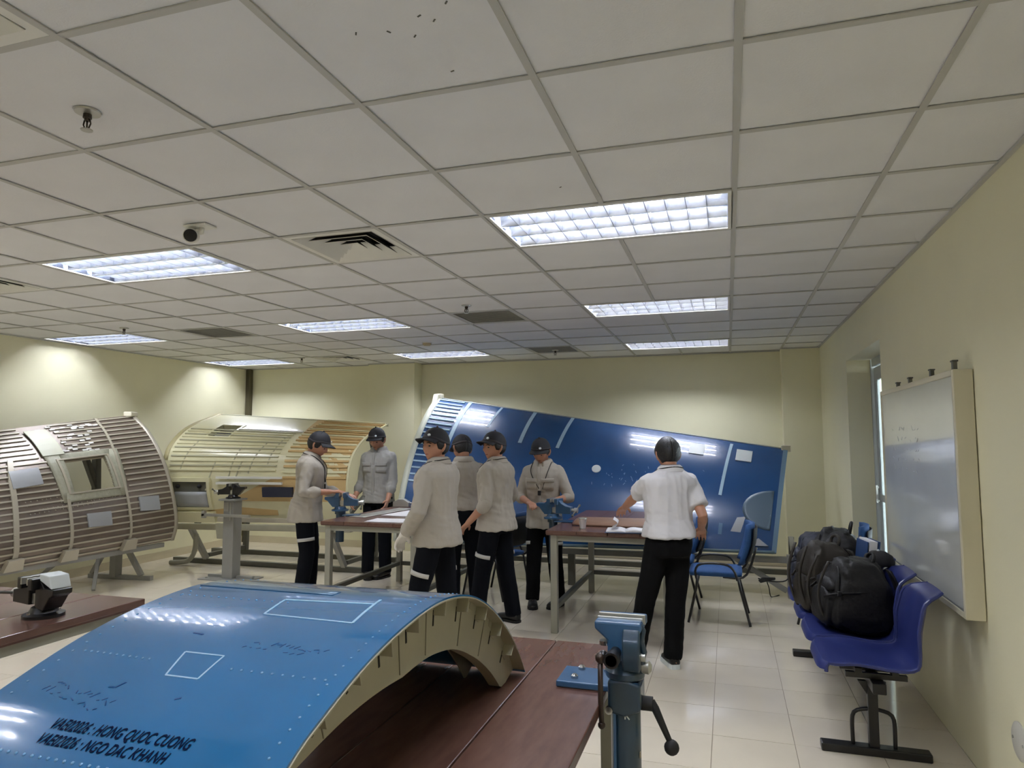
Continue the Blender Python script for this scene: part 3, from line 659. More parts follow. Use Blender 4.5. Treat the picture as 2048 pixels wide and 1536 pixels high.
obj('spine', MB().box((-.032, 0, .1), (.006, .2, .21), Y3(.12)), mat('blue_card', (44, 72, 120), .5), t, bevel=.001)
obj('sheet', MB().box((.035, 0, .102), (.01, .19, .21), Y3(.12)), MATS['blue_card'], t)
t = thing('cap_on_bag', 'black and white cap lying on top of the bags below the whiteboard', 'cap', (.84, 4.63, .815), radians(-60))
obj('crown', MB().lathe([(.085, 0), (.088, .02), (.075, .055), (.04, .078), (.001, .082)], n=20), M_CAP, t, 1)
obj('brim', MB().slab([[(.085 * cos(a) * (1 + .75 * r * max(0, sin(a))), .085 * sin(a) * (1 + .75 * r), .004 - .012 * r) for r in (0, .5, 1)] for a in [.35 + 2.44 * k / 10 for k in range(11)]], [[(.085 * cos(a) * (1 + .75 * r * max(0, sin(a))), .085 * sin(a) * (1 + .75 * r), -.002 - .012 * r) for r in (0, .5, 1)] for a in [.35 + 2.44 * k / 10 for k in range(11)]]), M_WHITEP, t, 1)
obj('button', MB().ball((0, 0, .082), .009, 8), M_WHITEP, t, 1)

# ================================================================ things on the tables
def sheet(lab, c, w, d, rz, m=M_PAPER, th=.004, curl=0, name='paper', cat='paper', group=None):
    n = 9
    P = [[(-w / 2 + w * i / (n - 1), -d / 2 + d * j / (n - 1), th + curl * max(0, (i / (n - 1) - .55)) ** 2 * 4 + .002 * noise.noise(V((i * .6, j * .7, c[0])))) for j in range(n)] for i in range(n)]
    Q = [[(p[0], p[1], p[2] - th + .0005) for p in r] for r in P]
    o = obj(name, MB().slab(P, Q), m, None, 1); o.location = c; o.rotation_euler = (0, 0, rz); tag(o, lab, cat, group); return o
zt = .8265
sheet('white drawing sheet spread on the front of the middle table', (-2.95, 5.74, zt), .42, .28, radians(4))
sheet('white drawing sheet lying farther back on the middle table', (-2.94, 6.32, zt), .58, .5, radians(-6))
sheet('grey sheet metal strip across the left of the middle table', (-3.37, 6.36, zt), .18, .9, radians(-5), M_ALU, .003, name='metal_sheet', cat='sheet')
sheet('white sheet near the far edge of the middle table', (-2.9, 6.86, zt), .42, .26, radians(3))
b = thing('open_booklet', 'open white booklet on the table edge beside the white-shirted man', 'booklet', (-.80, 5.60, zt), radians(6))
for s in (-1, 1):
    P = [[(s * .15 * i / 8, -.105 + .21 * j / 4, .010 + .022 * sin(min(1, i / 4) * pi * .5) * (1 - i / 11)) for j in range(5)] for i in range(9)]
    obj('pages', MB().slab(P, [[(p[0], p[1], .003) for p in r] for r in P]), M_PAPER, b, 1)
obj('cover', MB().box((0, 0, .0015), (.32, .225, .003)), mat('blue_card', (44, 72, 120), .5), b)
P = [[(-.11 + .05 * sin(k / 10 * pi * .9), -.1 + .2 * j / 3, .03 + .075 * k / 10) for j in range(4)] for k in range(11)]
obj('lifted_page', MB().slab(P, [[(p[0] + .002, p[1], p[2]) for p in r] for r in P]), M_PAPER, b, 1)
t = thing('kraft_roll', 'brown curved sheet lying under the hand of the white-shirted man', 'sheet', (-.86, 6.05, zt), radians(-4))
P = [[(-.42 + .84 * i / 14, .22 * cos(pi * j / 10), .005 + .055 * sin(pi * j / 10) * (.75 + .25 * i / 14)) for j in range(11)] for i in range(15)]
obj('sheet_body', MB().slab(P, [[(p[0], p[1] * .97, max(.0006, p[2] - .006)) for p in r] for r in P]), M_KRAFT, t, 1)
obj('edge_band', MB().slab([[(-.425 + .012 * i, .223 * cos(pi * j / 10), .006 + .043 * sin(pi * j / 10)) for j in range(11)] for i in range(2)], [[(-.425 + .012 * i, .21 * cos(pi * j / 10), .001 + .036 * sin(pi * j / 10)) for j in range(11)] for i in range(2)]), M_EDGE, t, 1)
t = thing('paper_cup', 'small white cup beside the blue vise on the right table', 'cup', (-1.17, 5.70, zt))
obj('cup_body', MB().lathe([(.024, 0), (.033, .075), (.035, .078), (.032, .078), (.030, .07), (.022, .004), (.001, .004), (.001, 0)]), M_PAPER, t, 2)
obj('lid', MB().lathe([(.001, .078), (.036, .078), (.036, .085), (.001, .086)]), M_ALU, t, 2)
t = thing('tool_box', 'small pale metal clamp block on the middle table behind the blue vise', 'block', (-3.47, 6.98, zt), radians(10))
obj('block', MB().prism([(-.09, -.04, 0), (.09, -.04, 0), (.09, -.04, .05), (.03, -.04, .085), (-.03, -.04, .085), (-.09, -.04, .05)], (0, .08, 0)), M_ALU, t, bevel=.004)
obj('screw', MB().cyl((.08, 0, .04), (.13, 0, .04), .008, 10).ball((.13, 0, .04), .013, 8), M_CHROME, t, 2)
# ================================================================ aircraft skin panels
class Pan:
    def __init__(s, A, B, ref, root):
        s.A, s.B, s.n, s.root = A, B, len(A), root; s.ref = V(ref); s.o = root.location.copy()
    def P(s, u, v):
        f = max(0, min(1, v)) * (s.n - 1); i = min(int(f), s.n - 2); t = f - i
        return s.A[i].lerp(s.A[i + 1], t) * (1 - u) + s.B[i].lerp(s.B[i + 1], t) * u - s.o
    def N(s, u, v):
        e = .004; a = s.P(u, min(1, v + e)) - s.P(u, max(0, v - e)); b = s.P(u + e, v) - s.P(u - e, v); n = a.cross(b).normalized()
        return n if n.dot(s.ref) > 0 else -n
    def at(s, u, v, h=0): return s.P(u, v) + s.N(u, v) * h
    def slab(s, u0, u1, v0, v1, h0, h1, nu=2, nv=None, mb=None, mask=None, skew=0):
        nv = nv or max(2, int(abs(v1 - v0) * 40) + 1); mb = mb or MB()
        G = [[(u0 + (u1 - u0) * i / (nu - 1) + skew * (v0 + (v1 - v0) * j / (nv - 1)), v0 + (v1 - v0) * j / (nv - 1)) for j in range(nv)] for i in range(nu)]
        mk = None if mask is None else (lambda i, j: mask((G[i][j][0] + G[i + 1][j + 1][0]) / 2, (G[i][j][1] + G[i + 1][j + 1][1]) / 2))
        return mb.slab([[s.at(u, v, h1) for u, v in r] for r in G], [[s.at(u, v, h0) for u, v in r] for r in G], mk)
    def quad(s, q, h0, h1, n=6, mb=None):
        """q: four (u,v) corners"""
        mb = mb or MB()
        def f(a, b): return tuple((q[0][k] * (1 - a) + q[1][k] * a) * (1 - b) + (q[3][k] * (1 - a) + q[2][k] * a) * b for k in (0, 1))
        G = [[f(i / (n - 1), j / (n - 1)) for j in range(n)] for i in range(n)]
        return mb.slab([[s.at(*p, h1) for p in r] for r in G], [[s.at(*p, h0) for p in r] for r in G])
    def line(s, pts, w, h0, h1, mb=None, n=10):
        mb = mb or MB()
        for (a, b) in zip(pts[:-1], pts[1:]):
            L = []; 
            for i in range(n):
                t = i / (n - 1); L.append((a[0] * (1 - t) + b[0] * t, a[1] * (1 - t) + b[1] * t))
            d = (s.P(*b) - s.P(*a)).normalized(); P, Q = [], []
            for u, v in L:
                nn = s.N(u, v); x = nn.cross(d).normalized(); p = s.P(u, v)
                P.append([p + x * w / 2 + nn * h1, p - x * w / 2 + nn * h1]); Q.append([p + x * w / 2 + nn * h0, p - x * w / 2 + nn * h0])
            mb.slab(P, Q)
        return mb
    def rivets(s, pts, step, r, mb, jit=.0):
        for a, b in zip(pts[:-1], pts[1:]):
            L = (s.P(*b) - s.P(*a)).length; k = max(1, int(L / step))
            for i in range(k + 1):
                t = (i + random.uniform(-jit, jit)) / k; u, v = a[0] + (b[0] - a[0]) * t, a[1] + (b[1] - a[1]) * t
                p, n = s.P(u, v), s.N(u, v); x, y, d = frame(n)
                mb.loft([[p + (x * cos(q) + y * sin(q)) * r * f + n * r * h for q in [2 * pi * k2 / 6 for k2 in range(6)]] for f, h in ((1, -.1), (.8, .35), (.3, .5))])
        return mb
    def text(s, body, u0, v0, u1, v1, h, m, name, lean=0):
        cu = bpy.data.curves.new('t', 'FONT'); cu.body = body; cu.size = 1; cu.resolution_u = 3; cu.extrude = 0; cu.offset = .018; cu.space_character = 1.06
        o = bpy.data.objects.new('t', cu); COL.objects.link(o); bpy.context.view_layer.update()
        me = bpy.data.meshes.new_from_object(o.evaluated_get(bpy.context.evaluated_depsgraph_get())); bpy.data.objects.remove(o)
        bm = bmesh.new(); bm.from_mesh(me); bmesh.ops.triangulate(bm, faces=bm.faces)
        w = max(v.co.x for v in bm.verts)
        for v in bm.verts:
            x, y = v.co.x / w, v.co.y / .72; v.co = s.at(u0 + (u1 - u0) * x + lean * y, v0 + (v1 - v0) * y, h)
        bm.to_mesh(me); bm.free(); me.name = name
        return link(name, me, m, s.root)

# ---- A: foreground blue arched panel -------------------------------------------------
tA = thing('fuselage_panel', 'glossy blue arched aircraft skin panel on the foreground table', 'aircraft panel', (-.95, 1.4, .825), 0)
prof = [(.6, .83), (.74, .975), (.9, 1.083), (.99, 1.121), (1.13, 1.163), (1.28, 1.190), (1.43, 1.201), (1.55, 1.193), (1.68, 1.165), (1.82, 1.105), (1.96, 1.015), (2.07, .92), (2.145, .834)]
PA = Pan(spl([(-1.28, y, z) for y, z in prof], 80), spl([(-.63, y, z) for y, z in prof], 80), (0, 0, 1), tA)
obj('skin', PA.slab(0, 1, 0, 1, -.004, 0, 14, 70), M_BLUEP, tA, 2)
rv = MB()
PA.rivets([(.05, .06), (.05, .95)], .028, .0028, rv); PA.rivets([(.945, .06), (.945, .95)], .024, .0028, rv); PA.rivets([(.09, .33), (.34, .328)], .016, .003, rv); PA.rivets([(.63, .327), (.93, .327)], .02, .003, rv)
PA.rivets([(.0, .197), (.55, .197)], .017, .0034, rv); PA.rivets([(.05, .49), (.5, .49)], .02, .0028, rv)
stuff(obj('rivets', rv, mat('blue_rivet', (112, 162, 204), .3), tA, 1))
obj('scribed_frame', PA.line([(.422, .347), (.56, .347), (.562, .307), (.452, .307), (.422, .347)], .0036, .0, .0006), M_SKY, tA)
rc = PA.line([(.492, .447), (.828, .443)], .005, 0, .0008); PA.line([(.828, .443), (.80, .53)], .006, 0, .0008, rc); PA.line([(.47, .50), (.80, .51)], .008, 0, .0008, rc); PA.line([(.492, .447), (.47, .50)], .005, 0, .0008, rc)
obj('tape_outline', rc, M_SKY, tA)
PA.text('VAE02026 : HONG QUOC CUONG', .285, .224, .722, .224 + .0118, .0012, M_INK, 'marker_lettering', .006)
PA.text('VAE02026 : NGO DAC KHANH', .285, .2085, .684, .2085 + .0110, .0012, M_INK, 'marker_lettering', .006)
ik = MB(); rr = random.Random(11)
for (u0, v0, u1, v1, k) in ((.15, .278, .40, .258, 16), (.13, .268, .38, .248, 12), (.60, .378, .86, .372, 16), (.58, .366, .8, .362, 9)):
    for i in range(k):
        t = i / k; u = u0 + (u1 - u0) * t; v = v0 + (v1 - v0) * t
        if rr.random() < .8: PA.line([(u, v + rr.uniform(-.003, .002)), (u + rr.uniform(.006, .016), v + rr.uniform(-.004, .006))], .002, 0, .0005, ik, 3)
PA.line([(.36, .29), (.345, .281), (.325, .281)], .004, 0, .0006, ik, 4); PA.line([(.56, .276), (.575, .279)], .004, 0, .0006, ik, 3); PA.line([(.36, .385), (.40, .383)], .004, 0, .0006, ik, 3)
stuff(obj('faded_handwriting', ik, M_INKL, tA))
# end frame ring (web) and its details; widths measured along the arc
def ringA(x, lo, hi, th, wfun, name, m=M_PRIM):
    r = []
    n = 56; P, Q = [], []
    for k in range(n):
        v = lo + (hi - lo) * k / (n - 1); c = PA.P(0, v); nn = PA.N(.5, v); w = wfun(v)
        a = V((x - tA.location.x, c.y, c.z)) - nn * .006; b = a - nn * w; a.z = max(a.z, .0025); b.z = max(b.z, .0025)
        P.append([a, b]); Q.append([a + V((th, 0, 0)), b + V((th, 0, 0))])
    o = obj(name, MB().slab(P, Q), m, tA, 2); return o
def wA(v):
    return .045 if v < .2 else .045 + (.125 - .045) * min(1, (v - .2) / .28) if v < .48 else .125 - .02 * max(0, (v - .75) / .25)
fr = ringA(-.668, .05, .99, .004, wA, 'end_frame')
# inner lip flange of the ring
P, Q = [], []
for k in range(56):
    v = .05 + .94 * k / 55; c = PA.P(0, v); nn = PA.N(.5, v); b = V((-.668 - tA.location.x, c.y, c.z)) - nn * (.006 + wA(v)); b.z = max(b.z, .0025); P.append([b, b + V((-.03, 0, 0))]); Q.append([b + nn * .003, b + nn * .003 + V((-.03, 0, 0))])
obj('inner_flange', MB().slab(P, Q), M_PRIM, fr, 2)
P, Q = [], []
for k in range(56):
    v = .05 + .94 * k / 55; P.append([PA.at(.93, v, -.0045), PA.at(1.004, v, -.0045)]); Q.append([PA.at(.93, v, -.0075), PA.at(1.004, v, -.0075)])
obj('outer_flange', MB().slab(P, Q), M_PRIM, fr, 2)
for k, v in enumerate((.14, .215, .285, .35, .42, .49, .575, .66, .745, .83, .91)):
    c = PA.P(1, v); nn = PA.N(.5, v); ty = V((0, -nn.z, nn.y)); R3 = Matrix((V((1, 0, 0)), V((0, nn.z, -nn.y)), nn)).transposed()
    h = .026 if v < .4 else .036
    mb = MB(); mb.box(c - nn * (.006 + h / 2) + V((-.018, 0, 0)), (.032, .003, h), R3); mb.box(c - nn * .0075 + V((-.016, 0, 0)) + ty * -.016, (.036, .034, .003), R3); mb.box(c - nn * (.006 + h / 2) + V((-.0325, 0, 0)) + ty * -.016, (.003, .034, h), R3)
    obj('stringer_clip', mb, M_PRIM, fr, bevel=.001)
    obj('web_slot', MB().box(c - nn * (.012 + h) + V((-.0338, 0, 0)), (.002, .006, h), R3), M_DARK, fr)
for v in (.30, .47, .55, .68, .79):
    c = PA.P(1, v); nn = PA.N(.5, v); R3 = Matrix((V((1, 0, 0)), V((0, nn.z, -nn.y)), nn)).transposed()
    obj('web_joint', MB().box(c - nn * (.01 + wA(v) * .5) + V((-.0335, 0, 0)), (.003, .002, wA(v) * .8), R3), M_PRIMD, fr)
for x, hi in ((-.80, .985), (-1.0, .97), (-1.22, .97)): ringA(x, .07, hi, .004, lambda v: .075, 'inner_frame')
for v in (.1, .19, .29, .39, .5, .61, .72, .82, .91):
    obj('stringer', PA.slab(.04, .95, v - .006, v + .006, -.024, -.005, 4, 3), M_PRIM, tA)
obj('edge_splice', PA.slab(.02, .60, .535, .556, .0003, .0016, 8, 4), mat('bluegrey_splice', (96, 124, 148), .35, metal=.3), tA, 1)

# ---- B: tall navy-blue panel along the back wall ------------------------------------
def arc(a, b, s, n=9):
    a, b = V(a), V(b); c = (b - a).length; m = (a + b) / 2; d = (b - a) / c; nr = V((0, d.z, -d.y)).normalized()
    if nr.z < 0: nr = -nr
    R = (c * c / 4 + s * s) / (2 * s); h = math.asin(c / 2 / R)
    return [m + d * R * sin(h * t) + nr * (R * cos(h * t) - (R - s)) for t in [-1 + 2 * k / (n - 1) for k in range(n)]]
tB = thing('fuselage_panel', 'long dark blue tapering aircraft skin panel leaning on a stand along the back wall', 'aircraft panel', (-1.5, 7.8, 0))
PB = Pan(spl(arc((-3.60, 8.35, 2.12), (-3.60, 7.15, .42), .24), 80), spl(arc((.605, 8.1, 1.46), (.405, 7.3, .45), .12), 80), (0, -1, .3), tB)
obj('skin', PB.slab(0, 1, 0, 1, -.006, 0, 40, 50), M_BLUED, tB, 2)
for a, b, w in (((.105, .0), (.088, .6), .05), ((.21, .005), (.195, .24), .03), ((.315, .005), (.305, .34), .045), ((.43, .005), (.415, .345), .04), ((.868, .05), (.858, .585), .032)):
    obj('sealant_strip', PB.line([a, b], w, .0, .004, n=20), M_BLUEL, tB)
for k in range(17):
    v = .03 + .04 * k; obj('edge_stringer', PB.slab(.006, .088 - .01 * v, v - .0045, v + .0045, .0, .012, 3, 3), M_BLUEL, tB)
obj('left_edge_frame', PB.slab(-.014, .004, .0, 1, -.05, .008, 3, 40), mat('pale_sealed_edge', (206, 210, 196), .5), tB, 1)
obj('top_edge_rail', PB.slab(.0, 1, -.004, .014, -.03, .006, 30, 3), mat('grey_green_rail', (150, 160, 160), .45), tB, 1)
obj('right_edge_frame', PB.slab(.994, 1.005, .0, 1, -.05, .006, 3, 30), mat('dull_edge_blue', (104, 134, 160), .45), tB, 2)
obj('corner_fitting', MB().box(PB.at(-.005, .0, .0), (.10, .09, .09)).box(PB.at(-.01, .04, .0), (.07, .07, .16), X3(-.5)), mat('cream_fitting', (222, 218, 198), .5), tB, bevel=.012)
obj('corner_fitting', MB().box(PB.at(1.0, .0, .0), (.10, .07, .075)), MATS['cream_fitting'], tB, bevel=.01)
obj('corner_fitting', MB().prism([PB.at(.93, .955, .006), PB.at(.985, .955, .006), PB.at(.96, .9, .006)], PB.N(.95, .95) * .02), M_PATCH, tB)
for u0, u1, v0, v1 in ((.765, .803, .115, .235), (.883, .922, .115, .245)):
    obj('reinforcing_patch', PB.slab(u0, u1, v0, v1, 0, .008, 4, 5), M_WHITEP, tB)
c = PB.at(.535, .477, 0); nn = PB.N(.535, .477); x, y, d = frame(nn)
obj('round_port', MB().loft([[c + (x * cos(q) + y * sin(q)) * r + nn * h for q in [2 * pi * k / 20 for k in range(20)]] for r, h in ((.05, -.002), (.05, .008), (.043, .01))]), M_WHITEP, tB, 2)
sc = MB(); rr = random.Random(4)
for k in range(22):
    u, v = rr.gauss(.60, .035), rr.gauss(.5, .06); PB.line([(u, v), (u + rr.uniform(-.005, .005), v + rr.uniform(.006, .02))], .006, 0, .001, sc, 3)
for k in range(10):
    u, v = rr.uniform(.62, .86), rr.uniform(.15, .8); PB.line([(u, v), (u + .004, v + .01)], .005, 0, .001, sc, 3)
stuff(obj('scratches', sc, mat('scratch_blue', (92, 132, 178), .5), tB))
P, Q = [], []
for i in range(9):
    r, r2 = [], []
    for j in range(15):
        a = pi / 2 + pi * j / 14; f = i / 8; u, v = .99 + .075 * f * cos(a) * 1.0, .67 + .165 * f * sin(a)
        r.append(PB.at(min(u, .985), v, .006 + .0)); r2.append(PB.at(min(u, .985), v, .0005))
    P.append(r); Q.append(r2)
obj('grey_doubler', MB().slab(P, Q), mat('blue_grey_doubler', (84, 104, 122), .4), tB, 1)
for u, v in ((.905, .80),): obj('tape_piece', PB.quad([(u, v - .05), (u + .02, v - .06), (u + .012, v + .06), (u - .012, v + .055)], 0, .003), M_PATCH, tB)
obj('sealant_strip', PB.line([(.868, .80), (.868, .88)], .035, 0, .003), mat('dull_blue_sealant', (84, 122, 160), .5), tB)
obj('bottom_channel', PB.slab(-.005, 1.0, .985, 1.0, -.06, .012, 30, 3), mat('blue_grey_channel', (104, 128, 142), .45), tB, 1)
for k in range(5):
    u = .12 + .19 * k; obj('rear_frame', PB.slab(u, u + .006, .02, .98, -.09, -.007, 2, 24), M_PRIM, tB)
# stand of panel B
tS = thing('panel_stand', 'grey square tube stand with diagonal braces under the long dark blue panel', 'stand', (0, 7.9, 0))
def L(a, b, w=.07, n='tube', m=M_GREY):
    obj(n, MB().bar(V(a) - tS.location, V(b) - tS.location, w), m, tS, bevel=.004)
L((.565, 7.42, 0), (.565, 7.42, .42), .075, 'post'); L((.66, 8.55, 0), (.66, 8.55, .45), .06, 'post', M_STEELD)
L((.60, 7.42, .385), (.66, 8.55, .43), .05, 'rail'); L((-3.5, 7.42, .345), (.6, 7.42, .37), .06, 'rail'); L((.52, 7.46, .06), (.05, 7.46, .35), .05, 'brace'); L((.6, 7.5, .05), (.66, 8.5, .4), .03, 'brace', M_STEELD); L((.6, 7.5, .38), (.66, 8.5, .08), .03, 'brace', M_STEELD)
L((-1.65, 7.42, 0), (-1.65, 7.42, .33), .07, 'post', M_STEELD); L((-3.45, 7.42, 0), (-3.45, 7.42, .33), .07, 'post', M_STEELD); L((-3.5, 8.5, 1.9), (-3.3, 8.75, .02), .06, 'post', M_STEELD)
L((-3.4, 8.55, .05), (.64, 8.55, .05), .06, 'rail', M_STEELD)

# ---- C: bare taupe panel at the left ------------------------------------------------
tC = thing('fuselage_panel', 'bare taupe aircraft skin panel with a square window hole at the far left', 'aircraft panel', (-6.6, 5.6, 0))
cv = [(-6.91, 1.873), (-6.671, 1.677), (-6.47, 1.42), (-6.323, 1.126), (-6.22, .807), (-6.19, .576), (-6.237, .401)]
PC = Pan(spl([(x, 4.0, .405 + (z - .405) * .775) for x, z in cv], 80), spl([(x, 6.6, z) for x, z in cv], 80), (1, 0, .2), tC)
def holeC(u, v): return not (.505 + (.6 - v) * .03 < u < .722 + (.6 - v) * .03 and .342 < v < .583)
obj('skin', PC.slab(0, 1, 0, 1, -.006, 0, 61, 61, mask=holeC), M_ALSK, tC, 2)
for k in range(25):
    v = .022 + .04 * k
    if .33 < v < .60:
        for a, b in ((.01, .46), (.775, .985)): obj('stringer', PC.slab(a, b, v - .005, v + .005, 0, .012, 8, 3), M_STRI, tC)
    elif v < .33:
        for a, b in ((.01, .44), (.57 + v * .0, .985)): obj('stringer', PC.slab(a, b, v - .005, v + .005, 0, .012, 8, 3), M_STRI, tC)
    else: obj('stringer', PC.slab(.01, .985, v - .005, v + .005, 0, .012, 8, 3), M_STRI, tC)
for pts, w in (([(.80, .0), (.77, .30), (.757, .45), (.748, .95)], .03), ([(.49, .62), (.472, 1.0)], .034), ([(.33, .30), (.30, .45), (.268, .80), (.262, 1.0)], .05), ([(.07, 0), (.05, 1.0)], .04)):
    obj('frame_strip', PC.line(pts, w, .002, .016, n=14), M_STRI, tC)
M_SEAL = mat('grey_green_sealant', (164, 164, 146), .55, var=.1, vscale=30, bump=.25, bscale=60)
wf = MB(); 
for q in ([(.46, .30), (.53, .30), (.52, .64), (.47, .64)], [(.715, .30), (.785, .30), (.76, .64), (.705, .64)], [(.52, .295), (.75, .295), (.735, .345), (.52, .345)], [(.49, .58), (.73, .58), (.725, .64), (.48, .64)]): PC.quad(q, 0, .014, 6, wf)
obj('window_surround', wf, M_SEAL, tC, 1)
fw = MB()
for a, b, c_, d in ((.505, .722, .335, .345), (.505, .722, .58, .59), (.498, .508, .335, .59), (.722, .732, .335, .59)): PC.slab(a, b, c_, d, -.045, .02, 3, 4, fw)
obj('window_frame', fw, M_STRI, tC)
obj('cream_infill', PC.quad([(.455, .06), (.545, .06), (.545, .30), (.455, .30)], .012, .02), mat('pale_green_infill', (200, 202, 180), .4), tC)
for q in ([(.302, .385), (.415, .378), (.41, .497), (.295, .508)], [(.552, .729), (.66, .734), (.658, .824), (.552, .816)], [(.808, .668), (.912, .678), (.908, .774), (.805, .764)]):
    obj('reinforcing_patch', PC.quad(q, .004, .02), M_PATCH, tC)
gl_ = MB(); rr = random.Random(9)
for k in range(46):
    u, v = rr.uniform(.50, .76), rr.uniform(.03, .30); PC.quad([(u, v), (u + .022, v), (u + .022, v + .012), (u, v + .012)], .004, .013, 2, gl_)
stuff(obj('foil_dabs', gl_, mat('bright_foil', (236, 236, 236), .35), tC))
rv = MB()
for u in (.475, .515, .715, .755, .775):
    PC.rivets([(u, .31), (u - .012, .63)], .035, .008, rv, .2)
for v in (.60, .625, .66, .68): PC.rivets([(.33, v), (.74, v - .02)], .05, .008, rv, .25)
stuff(obj('rivets', rv, M_STRI, tC, 1))
obj('end_frame', PC.slab(.988, 1.004, .0, 1, -.07, .014, 3, 40), M_STRI, tC, 1)
obj('corner_fitting', MB().box(PC.at(.99, .0, .0) + V((0, 0, .01)), (.10, .16, .06), Z3(.3)), MATS['cream_fitting'], tC, bevel=.012)
for u in (.262, .475, .748): obj('bottom_bracket', PC.quad([(u - .028, .93), (u + .028, .93), (u + .035, 1.0), (u - .035, 1.0)], .004, .05), M_STRI, tC)
for k in range(4):
    u = .1 + .28 * k; obj('rear_frame', PC.slab(u, u + .01, .01, .32, -.08, -.007, 2, 14), M_STRI, tC)
tS = thing('panel_stand', 'grey trestle stand with splayed legs under the bare taupe panel', 'stand', (-6.5, 5.8, 0))
L((-6.66, 6.22, .03), (-6.66, 6.22, .42), .09, 'post'); L((-7.02, 6.2, .025), (-6.2, 6.28, .025), .05, 'base_bar'); L((-6.33, 6.26, .05), (-6.56, 6.22, .42), .05, 'brace'); L((-6.98, 6.2, .05), (-6.75, 6.22, .42), .045, 'brace')
L((-6.66, 4.0, .37), (-6.62, 6.6, .37), .07, 'rail'); L((-6.28, 3.95, .385), (-6.28, 6.5, .36), .05, 'rail'); L((-6.95, 5.3, .02), (-6.66, 5.6, .36), .04, 'brace'); L((-6.3, 5.62, .02), (-6.5, 5.85, .36), .035, 'brace')
L((-6.66, 4.2, .03), (-6.66, 4.2, .36), .08, 'post'); L((-7.02, 4.2, .025), (-6.2, 4.2, .025), .05, 'base_bar')
L((-7.0, 6.25, .4), (-7.0, 6.2, 1.5), .07, 'post', M_STEELD); L((-7.0, 6.5, .4), (-7.0, 6.0, 1.5), .06, 'brace', M_STEELD); L((-6.7, 6.25, .37), (-7.0, 6.3, .37), .06, 'rail')
obj('knob_handle', MB().cyl((0.3, -1.5, .36), (.42, -1.5, .36), .02, 10), M_STEELD, tS, 2)

# ---- D: cream panel in the far left corner ------------------------------------------
tD = thing('fuselage_panel', 'cream and tan aircraft skin panel in the far left corner', 'aircraft panel', (-5.4, 7.3, 0))
PD = Pan(spl([(-6.6, y, z) for y, z in [(7.75, 1.92), (7.2, 1.74), (6.92, 1.53), (6.82, 1.3), (6.85, .95), (6.98, .575)]], 80), spl([(-4.15, y, z) for y, z in [(7.95, 1.77), (7.4, 1.6), (7.1, 1.4), (7.0, 1.2), (6.98, .95), (7.05, .62)]], 80), (0, -1, .3), tD)
def holeD(u, v): return not (.165 < u < .285 and .24 < v < .41)
obj('skin', PD.slab(0, 1, 0, 1, -.006, 0, 61, 45, mask=holeD), M_CREAMP, tD, 2)
wf = MB(); PD.slab(.155, .167, .23, .42, -.05, .008, 2, 6, wf); PD.slab(.283, .295, .23, .42, -.05, .008, 2, 6, wf); PD.slab(.167, .283, .23, .245, -.05, .008, 3, 3, wf); PD.slab(.167, .283, .405, .42, -.05, .008, 3, 3, wf)
obj('window_frame', wf, M_CREAMP, tD); obj('window_backing', PD.slab(.15, .30, .22, .43, -.06, -.052, 3, 6), M_DARK, tD); obj('window_sill', PD.slab(.185, .28, .35, .40, -.05, -.03, 3, 4), M_PATCH, tD)  # dark sheet closes the window hole from behind
for k in range(12):
    v = .33 + .03 * k
    obj('stringer', PD.slab(.03, .62, v - .004, v + .004, 0, .014, 10, 3), M_CREAMP if k % 2 else M_CLINE, tD)
for k in range(20):
    v = .02 + .036 * k; obj('stringer', PD.slab(.66, .99, v - .007, v + .007, 0, .016, 4, 3), M_TAN if k % 3 else M_CREAMP, tD)
obj('bright_stringer', PD.slab(.30, .65, .30, .318, 0, .02, 6, 3), M_WHITE, tD)
for q in ([(.60, .0), (.99, .0), (.99, .72), (.68, .45)], [(.36, .86), (.62, .70), (.99, .70), (.99, .86)], [(.05, .955), (.40, .90), (.62, .92), (.62, .955)]):
    obj('tan_area', PD.quad(q, .0005, .004, 10), M_TAN, tD)
for a, b in (((.14, .46), (.09, .66)), ((.285, .61), (.19, .93)), ((.40, .5), (.36, .72)), ((.43, .60), (.40, .72)), ((.52, .45), (.47, .68)), ((.60, .32), (.57, .62))):
    obj('seam_bead', PD.line([a, b], .014, 0, .006), M_CLINE, tD)
obj('open_bay', PD.slab(.04, .255, .735, .905, .001, .006, 4, 6), M_STEELD, tD)
bf = MB(); PD.slab(.03, .265, .71, .735, 0, .03, 4, 3, bf); PD.slab(.03, .045, .735, .915, 0, .03, 2, 5, bf); PD.slab(.245, .262, .735, .915, 0, .03, 2, 5, bf); PD.slab(.045, .245, .90, .915, 0, .03, 4, 3, bf)
obj('bay_frame', bf, M_CREAMP, tD)
for u in (.075, .20): c = PD.at(u, .765, .012); obj('bay_knob', MB().ball(c, .03, 10, (1.2, .6, .8)), M_BLACKM, tD, 1)
obj('bay_box', PD.slab(.06, .24, .80, .895, .007, .03, 4, 5), M_PATCH, tD, 1)
obj('white_rail', PD.slab(.30, .66, .70, .715, 0, .03, 8, 3), M_WHITE, tD); obj('white_rail', PD.slab(.30, .66, .735, .75, 0, .03, 8, 3), M_WHITE, tD)
obj('navy_bar', PD.slab(.56, .72, .765, .825, .01, .05, 3, 4), mat('navy_bar', (34, 38, 58), .5), tD)
obj('lower_fairing', PD.slab(.03, .27, .93, 1.0, 0, .05, 4, 4), M_CREAMP, tD)
obj('left_edge_band', PD.slab(-.012, .012, .0, .6, -.04, .006, 3, 24), mat('olive_edge', (176, 168, 128), .5), tD, 1)
obj('top_edge_rail', PD.slab(.0, 1, -.006, .012, -.03, .006, 20, 3), M_CLINE, tD)
